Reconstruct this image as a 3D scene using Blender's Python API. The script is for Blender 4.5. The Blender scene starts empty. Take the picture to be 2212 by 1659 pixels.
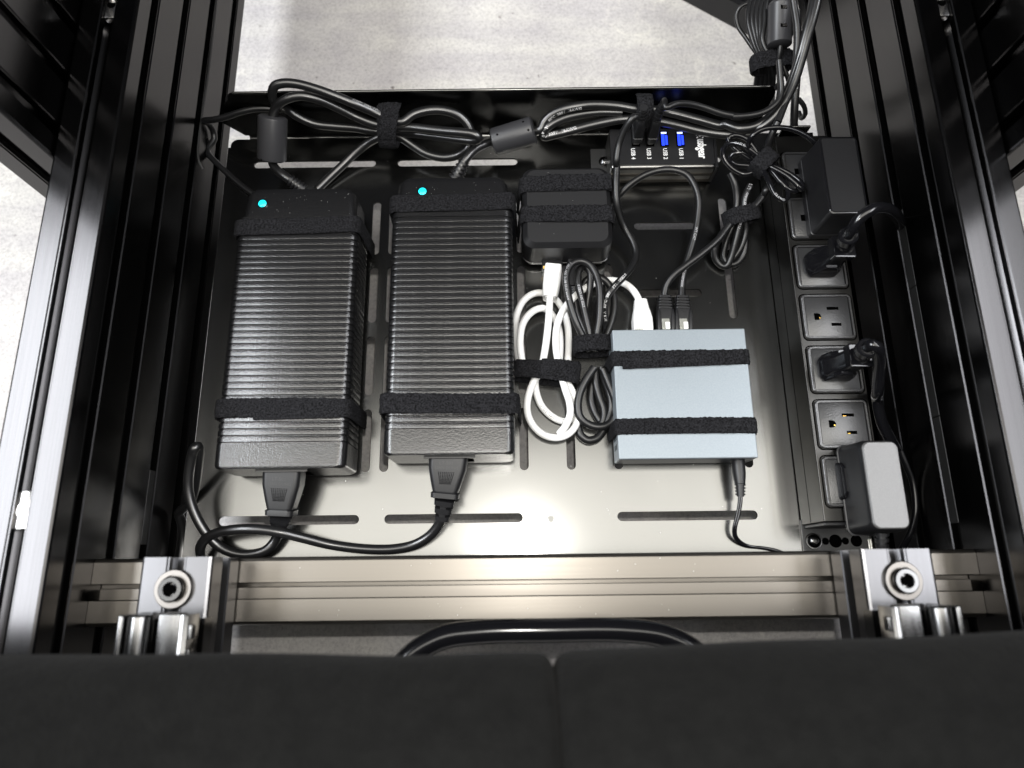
import bpy, bmesh, math, random
from mathutils import Vector, Matrix
random.seed(7)
S = 0.001                                   # everything below is measured in millimetres

# ------------------------------------------------------------------ camera, world, lamps, exposure
sc = bpy.context.scene
COL = sc.collection
CAM_F, CAM_H = 1473.93, 513.25              # focal length in survey pixels (2212 wide), height above the tray
CR = Vector((0.99992956, -0.01108282, -0.00424701))
CU = Vector((0.01180935, 0.96479065, 0.26275376))
CD = Vector((-0.00118542, 0.26278541, -0.96485358))
cd = bpy.data.cameras.new('camera'); cam = bpy.data.objects.new('camera', cd); COL.objects.link(cam)
m = Matrix.Identity(4)
for i in range(3):
    m[i][0] = CR[i]; m[i][1] = CU[i]; m[i][2] = -CD[i]
m[2][3] = CAM_H * S
cam.matrix_world = m
cd.sensor_width = 36; cd.lens = 36 * CAM_F / 2212
cd.clip_start = 0.01; cd.clip_end = 50
cd.dof.use_dof = True; cd.dof.focus_distance = 0.525; cd.dof.aperture_fstop = 5.6
sc.camera = cam
w = bpy.data.worlds.new('World'); sc.world = w; w.use_nodes = True
w.node_tree.nodes['Background'].inputs[0].default_value = (0.75, 0.8, 1, 1)
w.node_tree.nodes['Background'].inputs[1].default_value = 0.02

def lamp(name, x, y, z, sx, sy, power, col, aim=None):
    l = bpy.data.lights.new(name, 'AREA'); l.shape = 'RECTANGLE'; l.size = sx; l.size_y = sy
    l.energy = power; l.color = col
    o = bpy.data.objects.new(name, l); COL.objects.link(o); o.location = (x, y, z)
    if aim is not None:
        zz = (Vector((x, y, z)) - Vector((aim[0], y, aim[2]))).normalized(); yy = Vector((0, 1, 0)); xx = yy.cross(zz)
        o.matrix_world = Matrix(((xx.x, yy.x, zz.x, x), (xx.y, yy.y, zz.y, y), (xx.z, yy.z, zz.z, z), (0, 0, 0, 1)))
    return o
lamp('ceiling_panel_light', 0.0, -0.08, 1.95, 2.1, 1.10, 30, (1.0, 0.97, 0.90))
lamp('ceiling_tube_light_left', -1.50, 0.30, 1.75, 0.50, 1.6, 54, (0.93, 0.96, 1.0), (-0.2, 0.25, 0))
lamp('ceiling_tube_light_right', 1.28, 0.30, 1.75, 0.45, 1.6, 26, (0.96, 0.97, 1.0), (0.2, 0.25, 0))
tl = bpy.data.lights.new('phone_torch', 'SPOT'); tl.energy = 3.0; tl.spot_size = math.radians(110); tl.spot_blend = .6; tl.shadow_soft_size = .003; tl.color = (1, .97, .92)
to = bpy.data.objects.new('phone_torch', tl); COL.objects.link(to); to.matrix_world = m @ Matrix.Translation((0.006, 0.030, 0.010))
sc.view_settings.view_transform = 'Standard'; sc.view_settings.look = 'None'
sc.view_settings.exposure = 0.2; sc.view_settings.gamma = 1
sc.render.engine = 'CYCLES'

# ------------------------------------------------------------------ helpers
FR = dict(R1=(0, 0, .2604), R2=(518.4, 0, .2604), R3=(1036.9, 0, .2604), R4=(1555.3, 0, .2969), R5=(0, 403.2, .2604),
          R6=(460.8, 345.6, .2864), R7=(1036.9, 345.6, .2864), R8=(1612.9, 403.2, .2708), S1=(0, 806.5, .2604),
          S2=(403.2, 806.5, .3125), S3=(1036.9, 806.5, .3125), S4=(1612.9, 806.5, .2708), S5=(0, 1123.3, .3229),
          S6=(691.3, 1123.3, .375), S7=(1497.7, 1123.3, .3229), S8=(1209.7, 201.6, .2083), D=(0, 0, 1))
def P(fr, x, y, z):
    """survey point: where the sight line meets the level z (mm above the tray floor)"""
    ox, oy, s = FR[fr]; x = ox + x * s; y = oy + y * s
    v = CD + CR * ((x - 1106) / CAM_F) - CU * ((y - 829.5) / CAM_F)
    t = (z - CAM_H) / v.z
    return Vector((0, 0, CAM_H)) + v * t

def obj(name, bm, mat, parent=None, smooth=False, me=None):
    if me is None:
        me = bpy.data.meshes.new(name)
        bmesh.ops.recalc_face_normals(bm, faces=bm.faces)
        for v in bm.verts: v.co *= S
        bm.to_mesh(me); bm.free()
        if mat: me.materials.append(mat)
        if smooth:
            me.polygons.foreach_set('use_smooth', [True] * len(me.polygons))
            me.set_sharp_from_angle(angle=math.radians(38 if smooth is True else smooth))
    o = bpy.data.objects.new(name, me); COL.objects.link(o)
    if parent: o.parent = parent
    return o
def thing(name, label, cat, group=None):
    o = bpy.data.objects.new(name, None); COL.objects.link(o); o.empty_display_size = .01
    return tag(o, label, cat, group)
def tag(o, label, cat, group=None):
    o['label'] = label; o['category'] = cat
    if group: o['group'] = group
    return o
def struct(o): o['kind'] = 'structure'; return o

def box(bm, x0, x1, y0, y1, z0, z1, bev=0, seg=2):
    r = bmesh.ops.create_cube(bm, size=1)
    for v in r['verts']:
        v.co = Vector(((x0 + x1) / 2 + v.co.x * (x1 - x0), (y0 + y1) / 2 + v.co.y * (y1 - y0), (z0 + z1) / 2 + v.co.z * (z1 - z0)))
    if bev:
        es = list({e for v in r['verts'] for e in v.link_edges})
        bmesh.ops.bevel(bm, geom=es, offset=bev, segments=seg, affect='EDGES', profile=.5)
def boxo(name, mat, parent, *a, bev=0, seg=2):
    bm = bmesh.new(); box(bm, *a, bev=bev, seg=seg); o = obj(name, bm, mat, parent, smooth=60 if bev else False)
    if bev: weighted(o)
    return o
def weighted(o):
    md = o.modifiers.new('even_shading', 'WEIGHTED_NORMAL'); md.keep_sharp = True; md.weight = 90

def rr(hw, hh, r, n=4):
    r = max(min(r, hw - .01, hh - .01), .01); out = []
    for cx, cy, a0 in ((hw - r, hh - r, 0), (-hw + r, hh - r, 90), (-hw + r, -hh + r, 180), (hw - r, -hh + r, 270)):
        for k in range(n + 1):
            a = math.radians(a0 + 90 * k / n); out.append((cx + r * math.cos(a), cy + r * math.sin(a)))
    return out
def loft(bm, o, a, u, secs, n=4):
    """rounded-rectangle sections (t, half width, half height, corner[, du, dv]) along axis a"""
    o = Vector(o); a = Vector(a).normalized(); u = Vector(u); u = (u - a * u.dot(a)).normalized(); v = a.cross(u)
    rings = []
    for s in secs:
        t, hw, hh, r = s[:4]; du, dv = (s[4:6] if len(s) > 4 else (0, 0))
        rings.append([bm.verts.new(o + a * t + u * (x + du) + v * (y + dv)) for x, y in rr(hw, hh, r, n)])
    k = len(rings[0])
    for A, B in zip(rings, rings[1:]):
        for i in range(k): bm.faces.new((A[i], A[(i + 1) % k], B[(i + 1) % k], B[i]))
    bm.faces.new(rings[0][::-1]); bm.faces.new(rings[-1])
def lofto(name, mat, parent, o, a, u, secs, n=4, smooth=True):
    bm = bmesh.new(); loft(bm, o, a, u, secs, n); ob = obj(name, bm, mat, parent, smooth); weighted(ob); return ob

def prism(bm, pts, f0, f1):
    A = [bm.verts.new(f0(*p)) for p in pts]; B = [bm.verts.new(f1(*p)) for p in pts]; n = len(pts)
    for i in range(n): bm.faces.new((A[i], A[(i + 1) % n], B[(i + 1) % n], B[i]))
    bm.faces.new(A[::-1]); bm.faces.new(B)

def catmull(pts, sub=7):
    pts = [Vector(p) for p in pts]; out = []
    q = [pts[0] * 2 - pts[1]] + pts + [pts[-1] * 2 - pts[-2]]
    for i in range(1, len(q) - 2):
        p0, p1, p2, p3 = q[i - 1:i + 3]
        d0 = max((p1 - p0).length, .01) ** .5; d1 = max((p2 - p1).length, .01) ** .5; d2 = max((p3 - p2).length, .01) ** .5
        m1 = ((p1 - p0) / d0 - (p2 - p0) / (d0 + d1) + (p2 - p1) / d1) * d1
        m2 = ((p2 - p1) / d1 - (p3 - p1) / (d1 + d2) + (p3 - p2) / d2) * d1
        n = max(2, min(14, int((p2 - p1).length / 2.2)))
        for k in range(n):
            t = k / n; t2 = t * t; t3 = t2 * t
            out.append(p1 * (2 * t3 - 3 * t2 + 1) + m1 * (t3 - 2 * t2 + t) + p2 * (-2 * t3 + 3 * t2) + m2 * (t3 - t2))
    out.append(pts[-1]); return out
def tube(bm, pts, r, seg=12):
    n = len(pts); R = r if isinstance(r, (list, tuple)) else [r] * n
    t0 = (pts[1] - pts[0]).normalized()
    u = t0.orthogonal().normalized(); rings = []
    for i, p in enumerate(pts):
        t = (pts[min(i + 1, n - 1)] - pts[max(i - 1, 0)]).normalized()
        u = (u - t * u.dot(t)).normalized(); v = t.cross(u)
        rings.append([bm.verts.new(p + (u * math.cos(a) + v * math.sin(a)) * R[i]) for a in [2 * math.pi * k / seg for k in range(seg)]])
    for A, B in zip(rings, rings[1:]):
        for k in range(seg): bm.faces.new((A[k], A[(k + 1) % seg], B[(k + 1) % seg], B[k]))
    bm.faces.new(rings[0][::-1]); bm.faces.new(rings[-1])
def tubeo(name, mat, parent, pts, r, seg=12):
    bm = bmesh.new(); tube(bm, pts, r, seg); return obj(name, bm, mat, parent, smooth=55)
def lathe(name, mat, parent, p0, p1, prof, seg=20, smooth=True):
    """profile (t 0..1, radius) between two points"""
    p0 = Vector(p0); p1 = Vector(p1); bm = bmesh.new()
    a = (p1 - p0).normalized(); u = a.orthogonal().normalized(); v = a.cross(u); rings = []
    for t, r in prof:
        c = p0.lerp(p1, t); rings.append([bm.verts.new(c + (u * math.cos(2 * math.pi * k / seg) + v * math.sin(2 * math.pi * k / seg)) * r) for k in range(seg)])
    for A, B in zip(rings, rings[1:]):
        for k in range(seg): bm.faces.new((A[k], A[(k + 1) % seg], B[(k + 1) % seg], B[k]))
    bm.faces.new(rings[0][::-1]); bm.faces.new(rings[-1])
    return obj(name, bm, mat, parent, smooth)
def F(fr, pts): return [P(fr, *p) for p in pts]
def ribbed(n, r0, r1, groove=.75):
    out = []
    for k in range(n):
        a, b = k / n, (k + .55) / n; ra, rb = r0 + (r1 - r0) * a, r0 + (r1 - r0) * b
        out += [(a, ra), (b, rb), (b + .001, rb * groove), ((k + 1) / n - .001, rb * groove)]
    return out + [(1, r1)]

def glyphs(body, size, font_cache={}):
    k = (body, size)
    if k not in font_cache:
        c = bpy.data.curves.new('t', 'FONT'); c.body = body; c.size = size; c.resolution_u = 2
        o = bpy.data.objects.new('t', c); COL.objects.link(o)
        dg = bpy.context.evaluated_depsgraph_get(); me = o.evaluated_get(dg).to_mesh()
        font_cache[k] = ([tuple(v.co) for v in me.vertices], [tuple(p.vertices) for p in me.polygons])
        bpy.data.objects.remove(o); bpy.data.curves.remove(c)
    return font_cache[k]
def lettering(name, body, size, mat, parent, o, ex, ey, bold=0, sx=1, depth=.0):
    """flat print: ex is the reading direction, ey the up direction of the letters"""
    vs, fs = glyphs(body, size); o = Vector(o); ex = Vector(ex).normalized(); ey = Vector(ey).normalized()
    bm = bmesh.new(); nz = ex.cross(ey); k = 0
    offs = [(0, 0)] if not bold else [(-bold, 0), (bold, 0), (0, bold), (0, -bold)]
    for dx, dy in offs:
        bv = [bm.verts.new(o + ex * (x * sx + dx) + ey * (y + dy) + nz * (depth + .004 * k)) for x, y, z in vs]; k += 1
        for f in fs:
            try: bm.faces.new([bv[i] for i in f])
            except ValueError: pass
    me = bpy.data.meshes.new(name)
    for v in bm.verts: v.co *= S
    bm.to_mesh(me); bm.free(); me.materials.append(mat)
    ob = bpy.data.objects.new(name, me); COL.objects.link(ob); ob.parent = parent; return ob
def cable_print(parent, path, r, body, size, s0, mat, flip=False, roll=0.0):
    """letters wrapped on a round cable, starting s0 (mm) along its path"""
    L = [0]
    for a, b in zip(path, path[1:]): L.append(L[-1] + (b - a).length)
    def at(s):
        s = max(0, min(L[-1] - .01, s)); i = 0
        lo, hi = 0, len(L) - 1
        while hi - lo > 1:
            mid = (lo + hi) // 2
            if L[mid] <= s: lo = mid
            else: hi = mid
        f = (s - L[lo]) / max(L[hi] - L[lo], 1e-6)
        t = (path[min(hi + 1, len(path) - 1)] - path[max(lo - 1, 0)]).normalized()
        return path[lo].lerp(path[hi], f), t
    vs, fs = glyphs(body, size); sg = -1 if flip else 1; bm = bmesh.new(); bv = []
    for x, y, z in vs:
        c, t = at(s0 + sg * x); y = (y - size * .33) * sg
        up = Vector((-c.x * .5, -c.y * .5, CAM_H - c.z)); n = (up - t * up.dot(t)).normalized(); b = n.cross(t)
        a = y / r + roll; bv.append(bm.verts.new(c + (n * math.cos(a) + b * math.sin(a)) * (r + .06)))
    for f in fs:
        try: bm.faces.new([bv[i] for i in f])
        except ValueError: pass
    me = bpy.data.meshes.new('printed_lettering')
    for v in bm.verts: v.co *= S
    bm.to_mesh(me); bm.free(); me.materials.append(mat)
    o = bpy.data.objects.new('printed_lettering', me); COL.objects.link(o); o.parent = parent

def ribbon(bm, path, wdir, width, thick, nw=14, jit=.28, closed=False, skew=0.0):
    """fuzzy hook-and-loop band swept along path; wdir is the direction of its width"""
    n = len(path); W = Vector(wdir).normalized(); rings = []
    for i, p in enumerate(path):
        a = path[(i - 1) % n] if closed else path[max(i - 1, 0)]; b = path[(i + 1) % n] if closed else path[min(i + 1, n - 1)]
        t = (b - a).normalized(); nn = t.cross(W).normalized(); ring = []
        if nn.dot(p - sum(path, Vector()) / n) < 0: nn = -nn
        p = p + W * (skew * (i / n - .5))
        for k in range(nw + 1):
            q = k / nw - .5; e = jit if abs(q) < .49 else jit * 1.7
            rnd = Vector((random.uniform(-e, e), random.uniform(-e, e), random.uniform(-e, e)))
            ring.append(bm.verts.new(p + W * (q * width) + nn * (thick * (1 - (2 * abs(q)) ** 6 * .5)) + rnd))
        for k in range(nw, -1, -1):
            q = k / nw - .5; ring.append(bm.verts.new(p + W * (q * width)))
        rings.append(ring)
    k = len(rings[0]); m2 = n if closed else n - 1
    for i in range(m2):
        A, B = rings[i], rings[(i + 1) % n]
        for j in range(k): bm.faces.new((A[j], A[(j + 1) % k], B[(j + 1) % k], B[j]))
    if not closed: bm.faces.new(rings[0][::-1]); bm.faces.new(rings[-1])
def resample(path, step, closed=False):
    if closed: path = path + [path[0]]
    out = [path[0].copy()]; acc = 0
    for a, b in zip(path, path[1:]):
        L = (b - a).length; n = max(1, int(round(L / step)))
        for k in range(1, n + 1): out.append(a.lerp(b, k / n))
    return out[:-1] if closed else out

# ------------------------------------------------------------------ materials
def mat(name, col, rough=.5, metal=0, noise=None, bump=None, sheen=0, aniso=0, spec=.5, coat=0, emit=None, rvar=0, stretch=None, trans=0):
    ma = bpy.data.materials.new(name); ma.use_nodes = True; nt = ma.node_tree; b = nt.nodes['Principled BSDF']
    b.inputs['Base Color'].default_value = (*col, 1); b.inputs['Roughness'].default_value = rough
    b.inputs['Metallic'].default_value = metal; b.inputs['Specular IOR Level'].default_value = spec
    b.inputs['Sheen Weight'].default_value = sheen; b.inputs['Coat Weight'].default_value = coat
    b.inputs['Transmission Weight'].default_value = trans
    if aniso: b.inputs['Anisotropic'].default_value = aniso
    if emit: b.inputs['Emission Color'].default_value = (*emit[0], 1); b.inputs['Emission Strength'].default_value = emit[1]
    tc = nt.nodes.new('ShaderNodeTexCoord'); src = tc.outputs['Object']
    if stretch:
        mp = nt.nodes.new('ShaderNodeMapping'); mp.inputs['Scale'].default_value = stretch; nt.links.new(src, mp.inputs[0]); src = mp.outputs[0]
    if noise:                                   # (scale, contrast, second colour)
        nz = nt.nodes.new('ShaderNodeTexNoise'); nz.inputs['Scale'].default_value = noise[0]; nz.inputs['Detail'].default_value = 6; nz.inputs['Roughness'].default_value = .65
        nt.links.new(src, nz.inputs['Vector']); rp = nt.nodes.new('ShaderNodeValToRGB')
        rp.color_ramp.elements[0].position = .5 - noise[1]; rp.color_ramp.elements[1].position = .5 + noise[1]
        rp.color_ramp.elements[0].color = (*col, 1); rp.color_ramp.elements[1].color = (*noise[2], 1)
        nt.links.new(nz.outputs['Fac'], rp.inputs[0]); nt.links.new(rp.outputs[0], b.inputs['Base Color'])
    if rvar:
        n2 = nt.nodes.new('ShaderNodeTexNoise'); n2.inputs['Scale'].default_value = rvar[0]; n2.inputs['Detail'].default_value = 5
        nt.links.new(src, n2.inputs['Vector']); mr = nt.nodes.new('ShaderNodeMapRange')
        mr.inputs['From Min'].default_value = .3; mr.inputs['From Max'].default_value = .7
        mr.inputs['To Min'].default_value = rough - rvar[1]; mr.inputs['To Max'].default_value = rough + rvar[1]
        nt.links.new(n2.outputs['Fac'], mr.inputs['Value']); nt.links.new(mr.outputs[0], b.inputs['Roughness'])
    if bump:                                    # (scale, strength, distance mm)
        n3 = nt.nodes.new('ShaderNodeTexNoise'); n3.inputs['Scale'].default_value = bump[0]; n3.inputs['Detail'].default_value = 3
        nt.links.new(src, n3.inputs['Vector']); bp = nt.nodes.new('ShaderNodeBump')
        bp.inputs['Strength'].default_value = bump[1]; bp.inputs['Distance'].default_value = bump[2] * S
        nt.links.new(n3.outputs['Fac'], bp.inputs['Height']); nt.links.new(bp.outputs[0], b.inputs['Normal'])
    return ma
M_RAIL = mat('black_anodised_rail', (.055, .054, .055), .24, 1, rvar=(60, .02), stretch=(40, .15, 40))
M_BEAM = mat('bronze_black_anodised_beam', (.145, .134, .119), .35, 1, rvar=(60, .03), stretch=(.15, 40, 40))
M_MOUNT = mat('satin_grey_anodised_mount', (.115, .115, .12), .32, 1, rvar=(60, .03), stretch=(40, .15, 40))
M_CUT = mat('slot_strip_bronze', (.13, .12, .107), .35, 1, rvar=(60, .03), stretch=(.15, 40, 40))
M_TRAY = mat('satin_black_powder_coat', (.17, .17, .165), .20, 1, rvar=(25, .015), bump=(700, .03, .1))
M_WALL = mat('powder_coat_shaded_wall', (.03, .03, .03), .25, 1)  # the tray's own coat, colour lowered so the wall stays in shade
M_PLATE = mat('black_painted_steel', (.05, .05, .05), .38, .5, bump=(600, .1, .1))
M_PSU = mat('textured_black_plastic', (.007, .007, .0075), .27, 0, spec=.9, bump=(900, .95, .2))
M_PLAS = mat('fine_black_plastic', (.007, .007, .008), .45, 0, bump=(1800, .25, .1))
M_GLOSS = mat('gloss_black_plastic', (.005, .005, .006), .16, 0)
M_CABLE = mat('black_pvc_cable', (.009, .009, .0095), .30, 0, spec=1.0, bump=(120, .06, .3))
M_CABLE2 = mat('matt_black_cable', (.008, .008, .0085), .36, 0, bump=(160, .06, .3))
M_FERR = mat('grey_black_ferrite_shell', (.035, .035, .038), .38, 0, bump=(700, .2, .1))
M_VELC = mat('black_hook_and_loop', (.0016, .0016, .0019), .95, 0, noise=(800, .12, (.019, .019, .0215)), bump=(800, 1, .9), spec=.15)
M_WHITE = mat('white_pvc_cable', (.83, .83, .82), .38, 0)
M_CLEAR = mat('clear_connector_plastic', (.75, .75, .68), .15, 0, trans=.7)
M_GOLD = mat('gold_contact', (.75, .55, .2), .3, 1)
M_SW = mat('blue_grey_metallic_paint', (.225, .258, .285), .42, .25, rvar=(14, .06), noise=(900, .2, (.262, .298, .325)), bump=(1600, .12, .1))
M_SWD = mat('dark_switch_face', (.03, .033, .04), .4, .2)
M_FOAM = mat('black_foam_pad', (.02, .02, .022), .8, 0, bump=(900, 1, .6))
M_STRIP = mat('black_aluminium_strip', (.055, .054, .052), .33, 1, bump=(1400, .15, .1), rvar=(40, .05))
M_HUB = mat('brushed_black_hub', (.30, .295, .285), .30, 1, rvar=(40, .03), stretch=(.3, 40, 40))
M_OUT = mat('outlet_textured_plastic', (.02, .02, .021), .34, 0, spec=1.0, bump=(900, .9, .2))
M_HOLE = mat('dark_recess', (.001, .001, .001), .9, spec=.0)
M_BRASS = mat('brass_contact', (.55, .36, .08), .35, 1)
M_STEEL = mat('bright_zinc_steel', (.75, .74, .72), .22, 1, bump=(500, .1, .1))
M_CHROME = mat('slider_steel', (.20, .20, .20), .22, 1, rvar=(40, .06), stretch=(20, 1, 20))
M_BOLT = mat('black_oxide_bolt', (.10, .10, .10), .2, 1)
M_WASH = mat('satin_washer', (.17, .16, .15), .38, 1)
M_SILV = mat('silver_grey_painted_plastic', (.12, .12, .12), .42, .5, noise=(1500, .2, (.15, .15, .15)), bump=(1800, .2, .1))
M_PRINT = mat('white_print', (.8, .8, .8), .5)
M_GPRINT = mat('grey_cable_print', (.5, .5, .52), .5)
M_DPRINT = mat('dark_print', (.1, .1, .1), .5)
M_EMBOSS = mat('embossed_plastic', (.03, .03, .03), .5)
M_LED = mat('cyan_led', (.02, .5, .6), .2, 0, emit=((0.0, .75, .85), 1.15))
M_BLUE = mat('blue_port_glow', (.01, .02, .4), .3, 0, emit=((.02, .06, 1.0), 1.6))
M_BLUEW = mat('white_blue_port_led', (.5, .6, 1), .3, 0, emit=((.6, .7, 1.0), 1.5))
M_AMB = mat('amber_link_led', (.6, .4, .05), .3, 0, emit=((1, .6, .1), .9))
M_GRN = mat('green_link_led', (.1, .6, .1), .3, 0, emit=((.3, 1, .1), .9))
M_SEAT = mat('black_suede_seat', (.0035, .0035, .0034), .95, 0, noise=(110, .25, (.0065, .0065, .0062)), bump=(420, .9, .8), spec=.10, sheen=.02)
M_PIPE = mat('grey_seat_piping', (.011, .011, .0115), .9, 0, noise=(45, .2, (.016, .016, .016)), bump=(420, .9, .8), spec=.1)
M_COVER = mat('black_slot_cover', (.008, .008, .008), .45, 0)
M_RUB = mat('black_rubber', (.012, .012, .012), .5, 0)
# light concrete-look vinyl floor
M_FLOOR = mat('concrete_look_vinyl', (.5, .5, .5), .42, 0, spec=.35)
nt = M_FLOOR.node_tree; b = nt.nodes['Principled BSDF']; tc = nt.nodes.new('ShaderNodeTexCoord')
def nz(scale, det, ro=.6):
    n = nt.nodes.new('ShaderNodeTexNoise'); n.inputs['Scale'].default_value = scale; n.inputs['Detail'].default_value = det; n.inputs['Roughness'].default_value = ro
    nt.links.new(tc.outputs['Object'], n.inputs['Vector']); return n.outputs['Fac']
def ramp(fac, stops):
    r = nt.nodes.new('ShaderNodeValToRGB'); e = r.color_ramp.elements
    while len(e) < len(stops): e.new(.5)
    for i, (p, c) in enumerate(stops): e[i].position = p; e[i].color = (*c, 1)
    nt.links.new(fac, r.inputs[0]); return r.outputs[0]
def mix(a, c, t, mode='MULTIPLY'):
    x = nt.nodes.new('ShaderNodeMix'); x.data_type = 'RGBA'; x.blend_type = mode; x.inputs['Factor'].default_value = t
    nt.links.new(a, x.inputs['A']); nt.links.new(c, x.inputs['B']); return x.outputs['Result']
base = ramp(nz(5, 4), [(.3, (.55, .533, .528)), (.7, (.64, .62, .595))])
base = mix(base, ramp(nz(330, 6, .8), [(.36, (.58, .57, .58)), (.5, (.95, .95, .95)), (.64, (1.15, 1.15, 1.14))]), .6)
mpf = nt.nodes.new('ShaderNodeMapping'); mpf.inputs['Scale'].default_value = (1.2, 9, 1); nt.links.new(tc.outputs['Object'], mpf.inputs[0])
nst = nt.nodes.new('ShaderNodeTexNoise'); nst.inputs['Scale'].default_value = 5; nst.inputs['Detail'].default_value = 5; nt.links.new(mpf.outputs[0], nst.inputs['Vector'])
base = mix(base, ramp(nst.outputs['Fac'], [(.35, (.84, .83, .86)), (.6, (1.05, 1.05, 1.02))]), .65)
base = mix(base, ramp(nz(30, 4, .6), [(.3, (.88, .87, .89)), (.7, (1.05, 1.05, 1.03))]), .8)
base = mix(base, ramp(nz(75, 2), [(.22, (.25, .22, .22)), (.29, (1, 1, 1)), (.9, (1, 1, 1))]), .8)
nt.links.new(base, b.inputs['Base Color'])
vein = nz(2.2, 5)
mm = nt.nodes.new('ShaderNodeMath'); mm.operation = 'SUBTRACT'; mm.inputs[1].default_value = .5; nt.links.new(vein, mm.inputs[0])
ma_ = nt.nodes.new('ShaderNodeMath'); ma_.operation = 'ABSOLUTE'; nt.links.new(mm.outputs[0], ma_.inputs[0])
vc = ramp(ma_.outputs[0], [(0, (1.25, 1.25, 1.2)), (.006, (1, 1, 1)), (1, (1, 1, 1))])
nt.links.new(mix(base, vc, .5), b.inputs['Base Color'])

# ------------------------------------------------------------------ the setting
FZ = -110
struct(boxo('floor', M_FLOOR, None, -2500, 2500, -1500, 3000, FZ - 20, FZ))

SLOT = [(-5.6, 0), (-4.9, -.7), (-4.2, -.7), (-4.1, -4.5), (-10, -4.5), (-10, -6.5), (-4.5, -11.5), (4.5, -11.5), (10, -6.5), (10, -4.5), (4.1, -4.5), (4.2, -.7), (4.9, -.7), (5.6, 0)]
SLOT_B = [(-5.05, 0), (-4.9, -.15), (-4.9, -4.5), (-10, -4.5), (-10, -6.5), (-4.5, -11.5), (4.5, -11.5), (10, -6.5), (10, -4.5), (4.9, -4.5), (4.9, -.15), (5.05, 0)]
def profile(w_, h_, sides=(1, 1, 1, 1), c=1.9, slot_pts=None):
    """closed outline of a slotted 40-series extrusion, centred; sides = bottom, right, top, left"""
    pts = []; W, H = w_ / 2, h_ / 2
    def edge(p, q, nrm, on):
        L = math.dist(p, q); d = ((q[0] - p[0]) / L, (q[1] - p[1]) / L); n = round(L / 40)
        pts.append((p[0] + d[0] * c * .35, p[1] + d[1] * c * .35)); pts.append((p[0] + d[0] * c, p[1] + d[1] * c))
        a = pts[-2]; pts[-2] = (a[0] - nrm[0] * c * .3, a[1] - nrm[1] * c * .3)
        if on:
            for k in range(n):
                s = 20 + 40 * k
                for x, y in (slot_pts or SLOT): pts.append((p[0] + d[0] * (s + x) + nrm[0] * y, p[1] + d[1] * (s + x) + nrm[1] * y))
        pts.append((q[0] - d[0] * c, q[1] - d[1] * c)); pts.append((q[0] - d[0] * c * .35 - nrm[0] * c * .3, q[1] - d[1] * c * .35 - nrm[1] * c * .3))
    edge((-W, -H), (W, -H), (0, -1), sides[0]); edge((W, -H), (W, H), (1, 0), sides[1])
    edge((W, H), (-W, H), (0, 1), sides[2]); edge((-W, H), (-W, -H), (-1, 0), sides[3])
    return pts
CX = 12.16; HW = 272.06; ZT = 122.7; ZM = 118.9
def along_y(name, w_, h_, xc, zc, y0, y1, ma, parent=None):
    bm = bmesh.new(); prism(bm, profile(w_, h_), lambda x, z: (xc + x, y0, zc + z), lambda x, z: (xc + x, y1, zc + z)); return obj(name, bm, ma, parent)
def along_z(name, wx, wy, xc, yc, z0, z1, ma, parent=None):
    bm = bmesh.new(); prism(bm, profile(wx, wy), lambda x, y: (xc + x, yc + y, z0), lambda x, y: (xc + x, yc + y, z1)); return obj(name, bm, ma, parent)
def along_x(name, w_, h_, yc, zc, x0, x1, ma, parent=None):
    bm = bmesh.new(); prism(bm, profile(w_, h_, c=2.4, slot_pts=SLOT_B), lambda y, z: (x0, yc + y, zc + z), lambda y, z: (x1, yc + y, zc + z)); return obj(name, bm, ma, parent)

# side rails 40 x 160
for sg, xs in ((-1, 'left'), (1, 'right')):
    r = thing('side_rail', 'tall black slotted aluminium rail along the %s side of the tray' % xs, 'rail', 'long side rails of the frame')
    xc = CX + sg * (HW + 20)
    along_y('extrusion', 40, 160, xc, ZT - 80, -700, 1300, M_RAIL, r)
    xi = CX + sg * HW
    if sg > 0:                                   # cover strips pressed into the second slot
        for y0, y1 in ((26, 96), (96.6, 190), (190.6, 250)):
            boxo('slot_cover', M_COVER, r, xi + .35, xi + 3.5, y0, y1, 58.7, 66.7, bev=.3)
    else:
        boxo('slot_cover', M_COVER, r, xi - 3.5, xi - .35, 20, 72, 18.7, 26.7, bev=.3)
        pts = catmull([(xi + 1, 620, 22), (xi + 1.5, 520, 21), (xi + 2, 420, 20), (xi + 2.5, 330, 19.5), (xi + 6, 322, 17)])
        tubeo('slot_seal', M_RUB, r, pts, .9, 6)
    for y in (262,):
        pass
# uprights outside the rails
for sg, xs, yb in ((-1, 'left', 265), (1, 'right', 258)):
    u = thing('upright_post', 'black slotted upright post bolted outside the %s rail' % xs, 'post', 'upright posts outside the rails')
    xo = CX + sg * (HW + 60.3)
    along_z('extrusion', 40, 160, xo, yb + 80, FZ + 40, 430, M_RAIL, u)
    lathe('levelling_foot', M_RUB, u, (xo, yb + 40, FZ), (xo, yb + 40, FZ + 40.1), [(0, 22), (.25, 22), (.3, 8), (1, 8)])
    lathe('levelling_foot', M_RUB, u, (xo, yb + 120, FZ), (xo, yb + 120, FZ + 40.1), [(0, 22), (.25, 22), (.3, 8), (1, 8)])

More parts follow.
